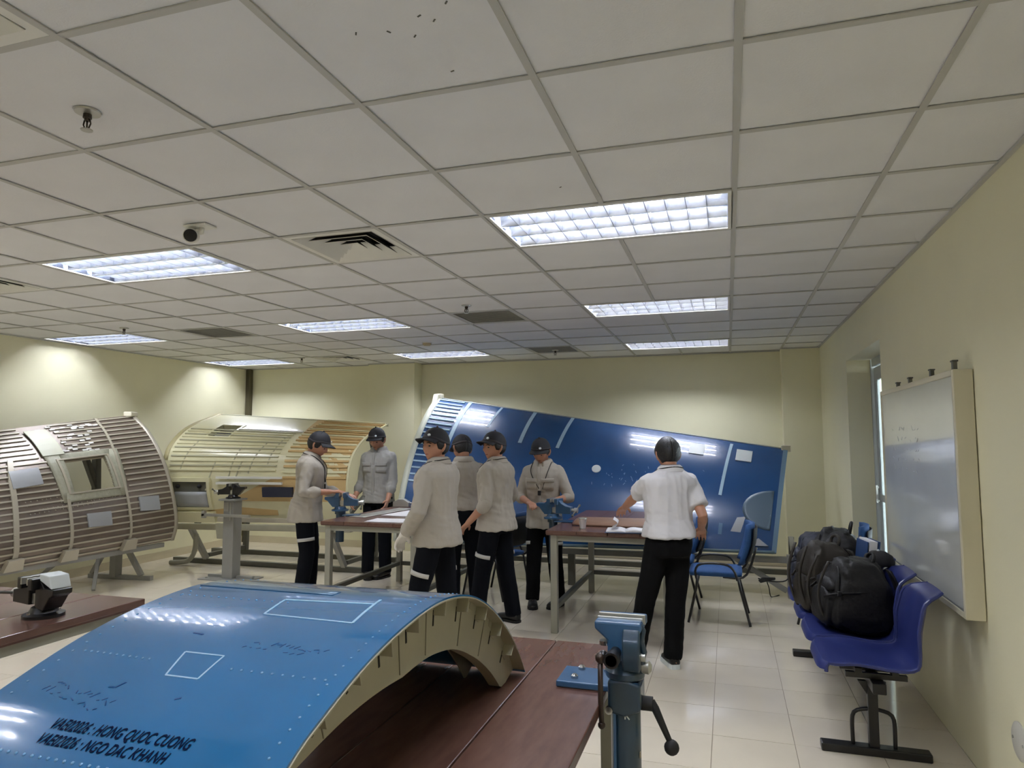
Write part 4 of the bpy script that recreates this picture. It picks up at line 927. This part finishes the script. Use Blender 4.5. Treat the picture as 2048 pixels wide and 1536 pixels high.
for k in range(4): u = .12 + .25 * k; obj('rear_frame', PD.slab(u, u + .01, .02, .98, -.08, -.007, 2, 18), M_CREAMP, tD)
tS = thing('panel_stand', 'low grey skid stand with curved foot under the cream and tan panel', 'stand', (-5.4, 7.3, 0))
L((-6.6, 7.02, .50), (-4.15, 7.08, .54), .07, 'rail', M_PRIM); L((-6.9, 7.35, .03), (-4.1, 7.35, .03), .06, 'skid', M_STEELD); L((-6.95, 8.1, .03), (-4.1, 8.1, .03), .06, 'skid', M_STEELD)
for x in (-6.4, -4.4):
    L((x, 7.35, .06), (x, 7.06, .49), .06, 'post'); L((x, 8.1, .06), (x + .02, 8.1, 1.2), .06, 'post', M_STEELD); L((x, 8.1, 1.0), (x, 7.15, .52), .05, 'brace', M_STEELD); L((x, 7.38, .1), (x, 8.07, .1), .05, 'tie', M_STEELD); L((x + .02, 8.1, 1.2), (x + .02, 7.85, 1.72), .05, 'post', M_STEELD)
obj('curved_foot', MB().tube([V(p) - tS.location for p in spl([(-6.35, 7.1, .4), (-6.38, 7.12, .2), (-6.5, 7.14, .06), (-6.75, 7.12, .03)], 14)], .03, 8), M_STEEL, tS, 1)
obj('clamp_block', MB().prism([V(p) - tS.location for p in [(-5.95, 6.96, .56), (-5.78, 6.96, .56), (-5.81, 6.96, .38), (-5.92, 6.96, .38)]], (0, .06, 0)), M_PRIM, tS, bevel=.004)
obj('side_bar', MB().bar(V((-5.85, 6.9, .62)) - tS.location, V((-4.3, 6.92, .64)) - tS.location, .05), M_STRI, tS, bevel=.004)
# cable and plug on the floor by the right stand
t = thing('power_cable', 'thin black cable with a plug hanging from the stand near the right column', 'cable', (.35, 7.7, 0))
obj('cord', MB().tube(spl([(.22, -.28, .38), (.18, -.35, .2), (.05, -.38, .17), (-.1, -.36, .19)], 16), .006, 6).tube(spl([(-.02, -.37, .17), (-.0, -.36, .1), (.02, -.3, .006), (.1, -.2, .006)], 14), .005, 6), M_BLACKM, t, 1)
obj('plug', MB().prism([(-.08, -.39, .15), (.06, -.39, .19), (.06, -.39, .21), (-.06, -.39, .205), (-.1, -.39, .175)], (0, .03, 0)), M_BLACKM, t, bevel=.005)
# ================================================================ people
NB = []   # (object, voxel, smooth iterations, displace)
def sm(a, b, x):
    t = max(0, min(1, (x - a) / (b - a))); return t * t * (3 - 2 * t)
def face_pt(th, ph, k=0.0):
    """head surface; th azimuth from front (0) to the sides, ph elevation; local x right, y front, z up; centre of skull at origin"""
    d = V((sin(th) * cos(ph), cos(th) * cos(ph), sin(ph)))
    rx, ry, rz = .076, .095, .118
    r = 1 / sqrt((d.x / rx) ** 2 + (d.y / ry) ** 2 + (d.z / rz) ** 2)
    p = d * r
    t = sm(.01, -.11, p.z)
    p.x *= 1 - .34 * t; p.y *= 1 - (.16 * t if p.y > 0 else .35 * t)
    if p.y > 0: p.y -= .006 * sm(.03, .08, p.z)
    f = lambda a, b, s, h: h * math.exp(-((th - a) ** 2 + (ph - b) ** 2) / (s * s))
    h = f(0, -.16, .13, .016) + f(0, -.26, .12, .013) + f(0, .02, .10, .006)       # nose
    h += f(0, -.62, .16, .004) + f(0, -.95, .25, .010)                              # lips, chin
    h -= f(.36, .02, .17, .007) + f(-.36, .02, .17, .007)                           # sockets
    h += f(.36, .2, .18, .004) + f(-.36, .2, .18, .004) + f(.55, -.28, .25, .004) + f(-.55, -.28, .25, .004)
    return p + d * (h + k)
def person(lab, x, y, yaw, H, lean=0, twist=0, head=(0, 0, 0), hands=None, feet=None, shirt=M_SHIRT, sleeve='long', hem=.47, bulk=0.0, tro=M_TROU, cap=True, lanyard=False, pockets=False, stripe=True, gloves=(), shoe=M_SHOE, sole=None, cuff=0, belt=False, hint=None, curl=(.5, .5), palm=None, side=0):
    S = H / 1.65; t = thing('person', lab, 'person', (x, y, 0))
    Rz = lambda a: Matrix.Rotation(-a, 3, 'Z')
    hip, shz, nkz = .52 * H, .815 * H, .855 * H
    def T(p, world=True):
        p = V(p); k = sm(hip - .02, shz, p.z); tw = twist * k
        a = lean * sm(hip - .10, hip + .22, p.z)
        if p.z > hip: 
            dz = p.z - hip; p = V((p.x + side * dz, p.y * cos(a) + dz * sin(a), hip + dz * cos(a) - p.y * sin(a)))
        return Rz(yaw + tw) @ p
    W2L = lambda q: V((q[0] - x, q[1] - y, q[2]))
    def ell(z, hx, hy, yo=0, n=24, e=2.5):
        r = []
        for k in range(n):
            a = 2 * pi * k / n; c, s_ = cos(a), sin(a)
            r.append(T((hx * math.copysign(abs(c) ** (2 / e), c), yo + hy * math.copysign(abs(s_) ** (2 / e), s_), z)))
        return r
    TS = [(.47, .082, .075, -.005), (.52, .092, .082, -.008), (.57, .088, .072, -.003), (.62, .083, .064, .0), (.68, .090, .068, .002), (.73, .098, .072, .002), (.775, .106, .070, -.004), (.800, .098, .060, -.010), (.822, .070, .045, -.012), (.84, .040, .036, -.010)]
    body = MB()
    body.loft([ell(z * H, hx * H - .008, hy * H - .008, yo * H) for z, hx, hy, yo in TS])
    # head
    nk = T((0, -.008 * H, .835 * H)); hy_, hp, hr = head
    HR = Rz(yaw + twist + hy_) @ Matrix.Rotation(hp, 3, 'X') @ Matrix.Rotation(hr, 3, 'Y')
    hc = T((0, .004 * H, .875 * H)) + HR @ V((0, .012, .052)) * S
    hs = S * 1.04
    HT = lambda p: hc + HR @ (V(p) * hs)
    rings = []
    for i in range(25):
        ph = max(-1.55, min(1.55, -pi / 2 + pi * i / 24)); rings.append([HT(face_pt((2 * pi * k / 40 + pi) % (2 * pi) - pi, ph)) for k in range(40)])
    body.loft(rings)
    body.tube([nk - V((0, 0, .05)), nk + (hc - nk) * .15, HT((0, -.028, -.05))], [.056 * S, .051 * S, .052 * S], 16, rnd=True)
    for s_ in (-1, 1):
        ear = [HT((s_ * (.074 + .014 * f), -.004 - .012 * f, z)) for z, f in ((-.035, .2), (-.015, .7), (.005, 1.0), (.022, .9), (.03, .3))]; body.tube(ear, [.006, .009, .010, .010, .006], 8, rnd=True)
    # arms
    arms = []
    L1, L2 = .176 * H, .150 * H
    slv = MB()
    for i, s_ in enumerate((-1, 1)):      # left (-x local), right
        Sh = T((s_ * (.090 * H + bulk * .6), -.006 * H, .794 * H)); tgt = W2L(hands[i])
        d = tgt - Sh; D = d.length; mx = (L1 + L2) * .995
        if D > mx: tgt = Sh + d * (mx / D); d = tgt - Sh; D = mx
        ca = (L1 * L1 + D * D - L2 * L2) / (2 * L1 * D); dn = d / D
        hv = V((0, 0, 0)) + T((s_ * .35, -.6, 0)) + V((0, 0, -.5)) if not (hint and hint[i]) else V(hint[i])
        hv = (hv - dn * hv.dot(dn)).normalized(); El = Sh + dn * (L1 * ca) + hv * (L1 * sqrt(max(0, 1 - ca * ca)))
        arms.append((Sh, El, tgt))
        body.tube([Sh, Sh.lerp(El, .5), El, El.lerp(tgt, .3), tgt], [.045 * S, .042 * S, .036 * S, .037 * S, .026 * S], 14, rnd=True)
        fd = (tgt - El).normalized()
        pn = V(palm[i]) if palm and palm[i] else V((0, 0, -1)) if abs(fd.z) < .75 else T((-s_, .2, 0)).normalized()
        pn = (pn - fd * pn.dot(fd)).normalized(); sd = fd.cross(pn).normalized()
        tip_sign = 1 if sd.dot(T((0, 1, 0)) if abs(fd.z) > .75 else T((-s_, 0, 0))) > 0 else -1   # thumb side
        tmb = sd * tip_sign
        def handmesh(mb, inf=0.0):
            hsz = S
            def ring(o, w, th, n=14):
                c = tgt + fd * o * hsz; return [c + (sd * (w + inf) * math.copysign(abs(cos(a)) ** .7, cos(a)) + pn * (th + inf) * math.copysign(abs(sin(a)) ** .8, sin(a))) * hsz for a in [2 * pi * k / n for k in range(n)]]
            mb.loft([ring(-.02, .024, .019), ring(.0, .025, .018), ring(.025, .036, .015), ring(.055, .041, .014), ring(.08, .041, .012), ring(.09, .036, .009)])
            for q, (off, ln) in enumerate(((-.031, .066), (-.0105, .078), (.0105, .083), (.031, .07))):
                off = -off * tip_sign; base = tgt + (fd * .078 + sd * off) * hsz; dr = (fd + sd * off * 2.2).normalized(); pts = [base]; c0 = curl[i] * (.85 + .1 * q)
                for sgm, fr_ in ((0, .46), (1, .30), (2, .24)):
                    ang = c0 * (.55 + .35 * sgm); ax = dr.cross(pn).normalized(); dr = (Matrix.Rotation(ang, 3, ax) @ dr).normalized(); pts.append(pts[-1] + dr * ln * fr_ * hsz)
                mb.tube(pts, [(.0088 + inf) * hsz, (.0086 + inf) * hsz, (.0078 + inf) * hsz, (.0066 + inf) * hsz], 8, rnd=True)
            b0 = tgt + (fd * .022 + tmb * .024) * hsz; d1 = (fd * .62 + tmb * .72 + pn * .35).normalized(); d2 = (fd * .9 + tmb * .3 + pn * .3).normalized()
            mb.tube([b0, b0 + d1 * .036 * hsz, b0 + d1 * .036 * hsz + d2 * .032 * hsz], [(.0125 + inf) * hsz, (.0108 + inf) * hsz, (.0085 + inf) * hsz], 8, rnd=True)
        handmesh(body)
        if i in gloves:
            gm = MB(); handmesh(gm, .0035); gm.tube([tgt - fd * .045, tgt + fd * .005], [.034 * S, .030 * S], 14)
            NB.append((obj('glove', gm, M_GLOVE, t, 1), .0055, 1, 0))
        inf = .006 + bulk * .3
        pass
        if sleeve == 'short':
            e2 = Sh.lerp(El, .74); slv.tube([Sh + (Sh - El).normalized() * .012, Sh.lerp(El, .35), e2], [.046 * S + inf, .054 * S + inf, .056 * S + inf], 16, rnd=False)
        elif sleeve == 'elbow':
            e2 = El.lerp(tgt, .10); slv.tube([Sh, Sh.lerp(El, .5), El.lerp(Sh, .1), e2], [.048 * S + inf, .047 * S + inf, .043 * S + inf, .041 * S + inf], 16)
            obj('rolled_cuff', MB().tube([El.lerp(Sh, .07), El.lerp(tgt, .03), El.lerp(tgt, .15)], [.051 * S + inf, .053 * S + inf, .048 * S + inf], 16, rnd=True), shirt, t, 1)
        else:
            e2 = El.lerp(tgt, .90 if sleeve == 'long' else .45); slv.tube([Sh, Sh.lerp(El, .5), El, El.lerp(tgt, .4), e2], [.048 * S + inf, .048 * S + inf, .043 * S + inf, .040 * S + inf, .035 * S + inf], 16)
            if sleeve != 'long': obj('rolled_cuff', MB().tube([El.lerp(tgt, .33), El.lerp(tgt, .40), El.lerp(tgt, .49)], [.046 * S + inf, .050 * S + inf, .044 * S + inf], 16, rnd=True), shirt, t, 1)
            else: obj('cuff', MB().tube([El.lerp(tgt, .82), e2], [.036 * S + inf, .035 * S + inf], 16), shirt, t, 1)
        slv.ball(Sh + V((0, 0, -.004)), .047 * S + inf * .8, 14)
    # legs
    trs = MB(); 
    trs.loft([ell(z * H, hx * H + .010, hy * H + .010, yo * H) for z, hx, hy, yo in TS[:4]])
    for i, s_ in enumerate((-1, 1)):
        hp_ = T((s_ * .050 * H, -.004 * H, .505 * H)); ft = feet[i]; fy = ft[2] if len(ft) > 2 else 0
        an = V((ft[0] - x, ft[1] - y, .075 * S)); d = an - hp_; l = .5 * (.505 * H - .07) * 1.0; D = d.length
        l = max(l, D / 2 * 1.0005); ca = D / 2 / l; kh = T((s_ * .1, 1, 0)); dn = d / D; kh = (kh - dn * kh.dot(dn)).normalized()
        kn = hp_ + d * .5 + kh * (l * sqrt(max(0, 1 - ca * ca)))
        body.tube([hp_, hp_.lerp(kn, .5), kn, kn.lerp(an, .3), an], [.072 * S, .062 * S, .048 * S, .048 * S, .034 * S], 14, rnd=True)
        fw = Rz(yaw + fy) @ V((0, 1, 0)); fs = Rz(yaw + fy) @ V((1, 0, 0)); a0 = an - V((0, 0, .075 * S))
        body.tube([a0 + V((0, 0, .045)) - fw * .03, a0 + V((0, 0, .04)) + fw * .06, a0 + V((0, 0, .03)) + fw * .13], [.032, .033, .026], 10, rnd=True)
        trs.tube([hp_ + V((0, 0, .03)), hp_.lerp(kn, .45), kn, kn.lerp(an, .5), an + V((0, 0, -.02)) * S], [.090 * S, .084 * S, .073 * S, .068 * S, .066 * S], 18)
        if stripe:
            q = hp_.lerp(kn, .62); q2 = hp_.lerp(kn, .70); ax = (kn - hp_).normalized(); xo, yo_, _ = frame(ax, T((0, 1, 0))); out = T((s_, .15, 0)); out = (out - ax * out.dot(ax)).normalized(); tg = ax.cross(out)
            P = [[c + (out * cos(a) + tg * sin(a)) * r for c in (q, q2)] for a, r in [(-1.15 + 2.3 * k / 10, .089 * S) for k in range(11)]]
            Q = [[c + (out * cos(a) + tg * sin(a)) * r for c in (q, q2)] for a, r in [(-1.15 + 2.3 * k / 10, .078 * S) for k in range(11)]]
            obj('reflective_stripe', MB().slab(P, Q), M_REFL, t, 1)
        rg = []
        for o, w, h in ((-.062, .022, .05), (-.055, .034, .075), (-.02, .038, .088), (.03, .040, .078), (.08, .047, .058), (.13, .048, .048), (.168, .036, .04), (.182, .018, .03)):
            c = a0 + fw * o * S; rg.append([c + fs * w * S * math.copysign(abs(cos(a)) ** .7, cos(a)) + V((0, 0, max(.012, .012 + h * S * .5 * (1 + sin(a))))) for a in [2 * pi * k / 14 for k in range(14)]])
        obj('shoe', MB().loft(rg), shoe, t, 1)
        sp_ = [(-.068, .0), (-.062, .03), (-.03, .042), (.03, .044), (.09, .051), (.14, .05), (.175, .034), (.188, .0)]
        poly = [a0 + fw * o * S + fs * w * S + V((0, 0, .001)) for o, w in sp_] + [a0 + fw * o * S - fs * w * S + V((0, 0, .001)) for o, w in sp_[-2:0:-1]]
        obj('shoe_sole', MB().prism(poly, (0, 0, .02 if not sole else .032)), sole or M_BLACKM, t, 0)
    NB.append((obj('trousers', trs, tro, t, 1), .011, 6, .006))
    NB.append((obj('body', body, M_SKIN, t, 1), .0062, 2, 0))
    # shirt
    inf = .014 + bulk
    rows = [(hem * H, .094 * H + inf + .006, .086 * H + inf + .004, -.006 * H)] + [(z * H, hx * H + inf, hy * H + inf * .9, yo * H) for z, hx, hy, yo in TS if z > hem + .03]
    if hem > .55: rows = [((hem - .012) * H, .084 * H + inf * .6, .07 * H + inf * .6, -.002 * H), (hem * H + .02, .092 * H + inf, .076 * H + inf, .0)] + [(z * H, hx * H + inf, hy * H + inf * .9, yo * H) for z, hx, hy, yo in TS if z > hem + .03]
    rows[-1] = (rows[-1][0], .050 * H, .044 * H, -.010 * H)
    sh = MB().loft([ell(*r) for r in rows])
    sh.v += []; o_ = len(sh.v); sh.v += slv.v; sh.f += [tuple(q + o_ for q in f) for f in slv.f]
    NB.append((obj('shirt', sh, shirt, t, 1), .010, 5, .0065))
    # collar
    P, Q = [], []
    for k in range(25):
        a = .18 + (2 * pi - .36) * k / 24 + pi / 2; c, s2 = cos(a), sin(a); r, r2 = [], []
        fr_ = max(0, s2)
        for (rad, zz) in ((.043, .833), (.040, .864), (.050, .856), (.060, .834)):
            pp = T((rad * H * c * 1.08, rad * H * s2 - .008 * H, (zz - .012 * fr_) * H)); r.append(pp); r2.append(pp + T((0, 0, 0)) + V((0, 0, -.004)))
        P.append(r); Q.append(r2)
    obj('collar', MB().slab(P, Q), shirt, t, 1)
    if belt:
        rb = [ell(z * H, .087 * H + .017, .070 * H + .017, -.002 * H) for z in (.572, .592)]; obj('belt', MB().loft(rb), M_BLACK, t, 1)
    if pockets:
        for s_ in (-1, 1):
            fy = lambda xx, zz: (.072 * H + .9 * inf) * (1 - (abs(xx) / (.1 * H + inf)) ** 2.5) ** .4 + .004
            for nm, za, zb, hw, off in (('chest_pocket', .685, .742, .034, .004), ('pocket_flap', .728, .752, .037, .009)):
                P = [[T((s_ * .052 * H + hw * H * (-1 + i / 3), fy(s_ * .052 * H + hw * H * (-1 + i / 3), 0) + off, (za + (zb - za) * j / 3) * H)) for j in range(4)] for i in range(7)]
                fwv = T((0, 1, 0)); obj(nm, MB().slab(P, [[p - fwv * .012 for p in r] for r in P]), shirt, t, 1)
        P = [[T((hw, .072 * H + .9 * inf + .005, (.49 + .33 * j / 8) * H)) for j in range(9)] for hw in (-.014, .014)]
        obj('button_placket', MB().slab(P, [[p - T((0, .016, 0)) for p in r] for r in P]), shirt, t, 1)
    if lanyard:
        fy = .072 * H + .9 * inf + .006
        pts = [(-.022 * H, fy * .99, .69 * H), (-.05 * H, fy * .9, .78 * H), (-.058 * H, .02 * H, .835 * H), (-.048 * H, -.04 * H, .848 * H), (0, -.058 * H, .853 * H), (.048 * H, -.04 * H, .848 * H), (.058 * H, .02 * H, .835 * H), (.05 * H, fy * .9, .78 * H), (.0, fy * .99, .69 * H)]
        obj('lanyard', MB().tube([T(p) for p in spl(pts, 36)], .0042, 6), M_BLACKM, t, 1)
        obj('badge', MB().box(T((-.005, fy + .004, .665 * H)), (.03, .012, .045), Rz(yaw + twist)), M_BLACKM, t, bevel=.003)
    # face details
    for s_ in (-1, 1):
        p = face_pt(s_ * .37, .0); obj('eye', MB().ball(HT(p - V((0, .002, 0))), .011 * hs, 10, (1.15, .6, .55), HR), M_EYE, t, 1)
        obj('eyebrow', MB().tube([HT(face_pt(s_ * a, b, .001)) for a, b in ((.18, .19), (.36, .24), (.56, .17))], [.003, .0045, .0025], 6), M_HAIR, t, 1)
    obj('mouth', MB().tube([HT(face_pt(a, -.60 - .03 * abs(a), -.0005)) for a in (-.3, -.15, 0, .15, .3)], [.002, .0045, .005, .0045, .002], 6), M_LIP, t, 1)
    # hair
    def hairline(th):
        a = abs(th)
        return .62 - .1 * sm(.3, .6, a) - .75 * sm(.8, 1.25, a) - .42 * sm(1.5, 2.1, a)
    NT, NP = 48, 12; P, Q = [], []
    for k in range(NT + 1):
        th = -pi + 2 * pi * k / NT; lo = hairline(th); r, r2 = [], []
        for j in range(NP):
            ph = lo + (1.55 - lo) * j / (NP - 1); e = .012 * sm(0, .25, j / (NP - 1)) + .002; e += .003 * noise.noise(V((sin(th) * 2, cos(th) * 2 + ph * 4, H * 9)))
            if not cap: e += .006 * sm(.1, .5, ph)
            r.append(HT(face_pt(th, ph, e))); r2.append(HT(face_pt(th, ph, -.004)))
        P.append(r); Q.append(r2)
    obj('hair', MB().slab(P, Q), M_HAIR, t, 1)
    if cap:
        def caplo(th): return .46 - .30 * sm(.7, 2.2, abs(th))
        P, Q = [], []
        for k in range(NT + 1):
            th = -pi + 2 * pi * k / NT; lo = caplo(th); r, r2 = [], []
            for j in range(NP):
                f = j / (NP - 1); ph = lo + (1.56 - lo) * f; e = .0165 + .008 * sin(f * pi) ; r.append(HT(face_pt(th, ph, e) + V((0, .002, .004)))); r2.append(HT(face_pt(th, ph, .013)))
            P.append(r); Q.append(r2)
        c_ = obj('cap', MB().slab(P, Q), M_CAP, t, 1)
        P, Q = [], []
        for k in range(21):
            th = -1.15 + 2.3 * k / 20; b = face_pt(th, caplo(th), .014); r, r2 = [], []
            for f in (0, .35, .7, 1):
                q = V((b.x * (1 + .12 * f), b.y + (.066 * cos(th * .85) + .0) * f, b.z - .014 * f - .012 * (th / 1.15) ** 2 * f + .008)); r.append(HT(q)); r2.append(HT(q - V((0, 0, .006))))
            P.append(r); Q.append(r2)
        obj('brim', MB().slab(P, Q), M_CAP, c_, 1)
        obj('cap_button', MB().ball(HT(face_pt(0, 1.55, .026)), .009, 8), M_CAP, c_, 1)
        pb = face_pt(-.38, .62, .033); nb = (HR @ pb.normalized()); x_, y_, d_ = frame(nb)
        obj('cap_badge', MB().loft([[HT(pb) + (x_ * cos(q) * .012 + y_ * sin(q) * .010) + nb * h for q in [2 * pi * k / 14 for k in range(14)]] for h in (-.004, .004)]), M_WHITEP, c_, 0)
        P, Q = [], []
        for k in range(NT + 1):
            th = -pi + 2 * pi * k / NT; lo = caplo(th); P.append([HT(face_pt(th, lo + q, .0195) + V((0, .002, .004))) for q in (.0, .1, .2)]); Q.append([HT(face_pt(th, lo + q, .018) + V((0, .002, .004))) for q in (.0, .1, .2)])
        obj('cap_band', MB().slab(P, Q), mat('cap_band_cloth', (44, 40, 44), .7), c_, 1)
    return t
R_ = radians
person('person in a beige jacket and black cap bending over the blue vise at the left', -4.03, 6.0, R_(66), 1.68, lean=.10, head=(.15, -.42, 0), hands=[(-3.70, 6.16, 1.02), (-3.72, 5.92, 1.06)], feet=[(-4.08, 6.15), (-4.0, 5.88)], sleeve='rolled', hem=.455, lanyard=True, bulk=.008)
person('person in a grey shirt and black cap behind the far end of the middle table', -3.95, 7.32, R_(176), 1.73, head=(.05, -.30, 0), hands=[(-3.74, 7.16, .87), (-4.17, 7.16, .88)], feet=[(-3.78, 7.2, .3), (-3.96, 7.12, -.5)], shirt=M_SHIRTC, sleeve='rolled', hem=.485, pockets=True, stripe=False, bulk=.004, hint=[(.1, .9, -.2), (-.25, .9, -.2)])
person('person in a long beige jacket, black cap and white glove, nearest the viewer', -2.09, 4.78, R_(-86), 1.665, head=(-1.15, .10, 0), hands=[(-2.27, 4.62, .875), (-2.42, 4.98, .88)], feet=[(-2.24, 4.62), (-2.02, 4.95)], sleeve='long', hem=.475, gloves=(0, 1), bulk=.014, lanyard=True, hint=[(.5, -.6, 0), (.5, .6, 0)], curl=(.55, .55))
person('person in a short-sleeved shirt with back turned, between two men in jackets', -2.37, 6.04, R_(-38), 1.635, head=(-.2, -.4, .1), hands=[(-2.60, 6.20, 1.03), (-2.34, 6.40, .98)], feet=[(-2.44, 5.98), (-2.24, 6.08)], sleeve='short', hem=.565, belt=True, bulk=.004, tro=M_TROU, hint=[(.1, -.6, -.6), (.6, -.3, -.5)])
person('person in a beige shirt with rolled sleeves and black cap, one arm hanging', -1.93, 5.68, R_(-78), 1.645, head=(-1.15, .06, 0), hands=[(-2.12, 5.52, .86), (-2.02, 5.92, .88)], feet=[(-2.06, 5.56), (-1.80, 5.78, .2)], sleeve='elbow', hem=.485, bulk=.008, lanyard=True, hint=[(.6, -.35, -.1), (.5, .6, 0)], curl=(.35, .4))
person('person in a beige pocketed shirt and black cap facing the viewer behind a blue vise', -1.72, 6.52, R_(183), 1.60, lean=.05, head=(.1, -.36, 0), hands=[(-1.59, 6.29, .985), (-1.80, 6.27, .975)], feet=[(-1.56, 6.44, .25), (-1.80, 6.38, -.35)], sleeve='elbow', hem=.45, pockets=True, lanyard=True, bulk=.006, stripe=True, tro=M_TROB, hint=[(.6, .5, -.5), (-.6, .5, -.5)])
person('person with black hair in a white polo shirt and black trousers, back to the viewer', -.42, 5.02, R_(-28), 1.60, lean=.05, twist=-.05, head=(.1, -.12, 0), hands=[(-.80, 5.42, 1.015), (-.20, 5.22, .92)], feet=[(-.66, 5.0, -.55), (-.40, 4.98, .1)], shirt=M_POLO, sleeve='short', hem=.55, tro=M_TROB, cap=False, lanyard=True, stripe=False, belt=True, sole=M_WHITEP, bulk=.012, curl=(.4, .5), hint=[(-.35, -.5, -.5), (.25, -.8, -.2)], side=.06)
# grow the bodies and clothes into single continuous surfaces
tex = bpy.data.textures.new('cloth_folds', 'CLOUDS'); tex.noise_scale = .09; tex.noise_depth = 2
for o, vx, it, dp in NB:
    r = o.modifiers.new('remesh', 'REMESH'); r.mode = 'VOXEL'; r.voxel_size = vx; r.use_smooth_shade = True
    s = o.modifiers.new('smooth', 'SMOOTH'); s.iterations = it; s.factor = .5
    if dp:
        d = o.modifiers.new('folds', 'DISPLACE'); d.texture = tex; d.strength = dp; d.mid_level = .5; d.texture_coords = 'LOCAL'
bpy.context.view_layer.update()
_dg = bpy.context.evaluated_depsgraph_get()
for o, vx, it, dp in NB:
    me = bpy.data.meshes.new_from_object(o.evaluated_get(_dg)); old = o.data
    o.modifiers.clear(); o.data = me
    if not me.materials: me.materials.append(old.materials[0])
    if dp:
        am = .0085 if dp > .0062 else .005
        me.calc_loop_triangles(); nr = [v.normal.copy() for v in me.vertices]; s0 = V((o.parent.location.x * 3, 0, 0))
        for v, n_ in zip(me.vertices, nr):
            q = v.co; r1 = .4 - abs(noise.noise(V((q.x * 15 + q.z * 1.5, q.y * 15, q.z * 3.2)) + s0)) ; r2 = .4 - abs(noise.noise(V((q.x * 15 + 4 * q.z, q.y * 15, q.z * 13)) + s0)); r3 = .4 - abs(noise.noise(V((q.x * 5, q.y * 5, q.z * 26 + 8 * q.x)) + s0))
            wz = math.exp(-((q.z - .98) / .14) ** 2)
            v.co = q + n_ * am * (r1 * 1.5 + r2 * .8 + r3 * wz * 1.3)
    for p in me.polygons: p.use_smooth = True
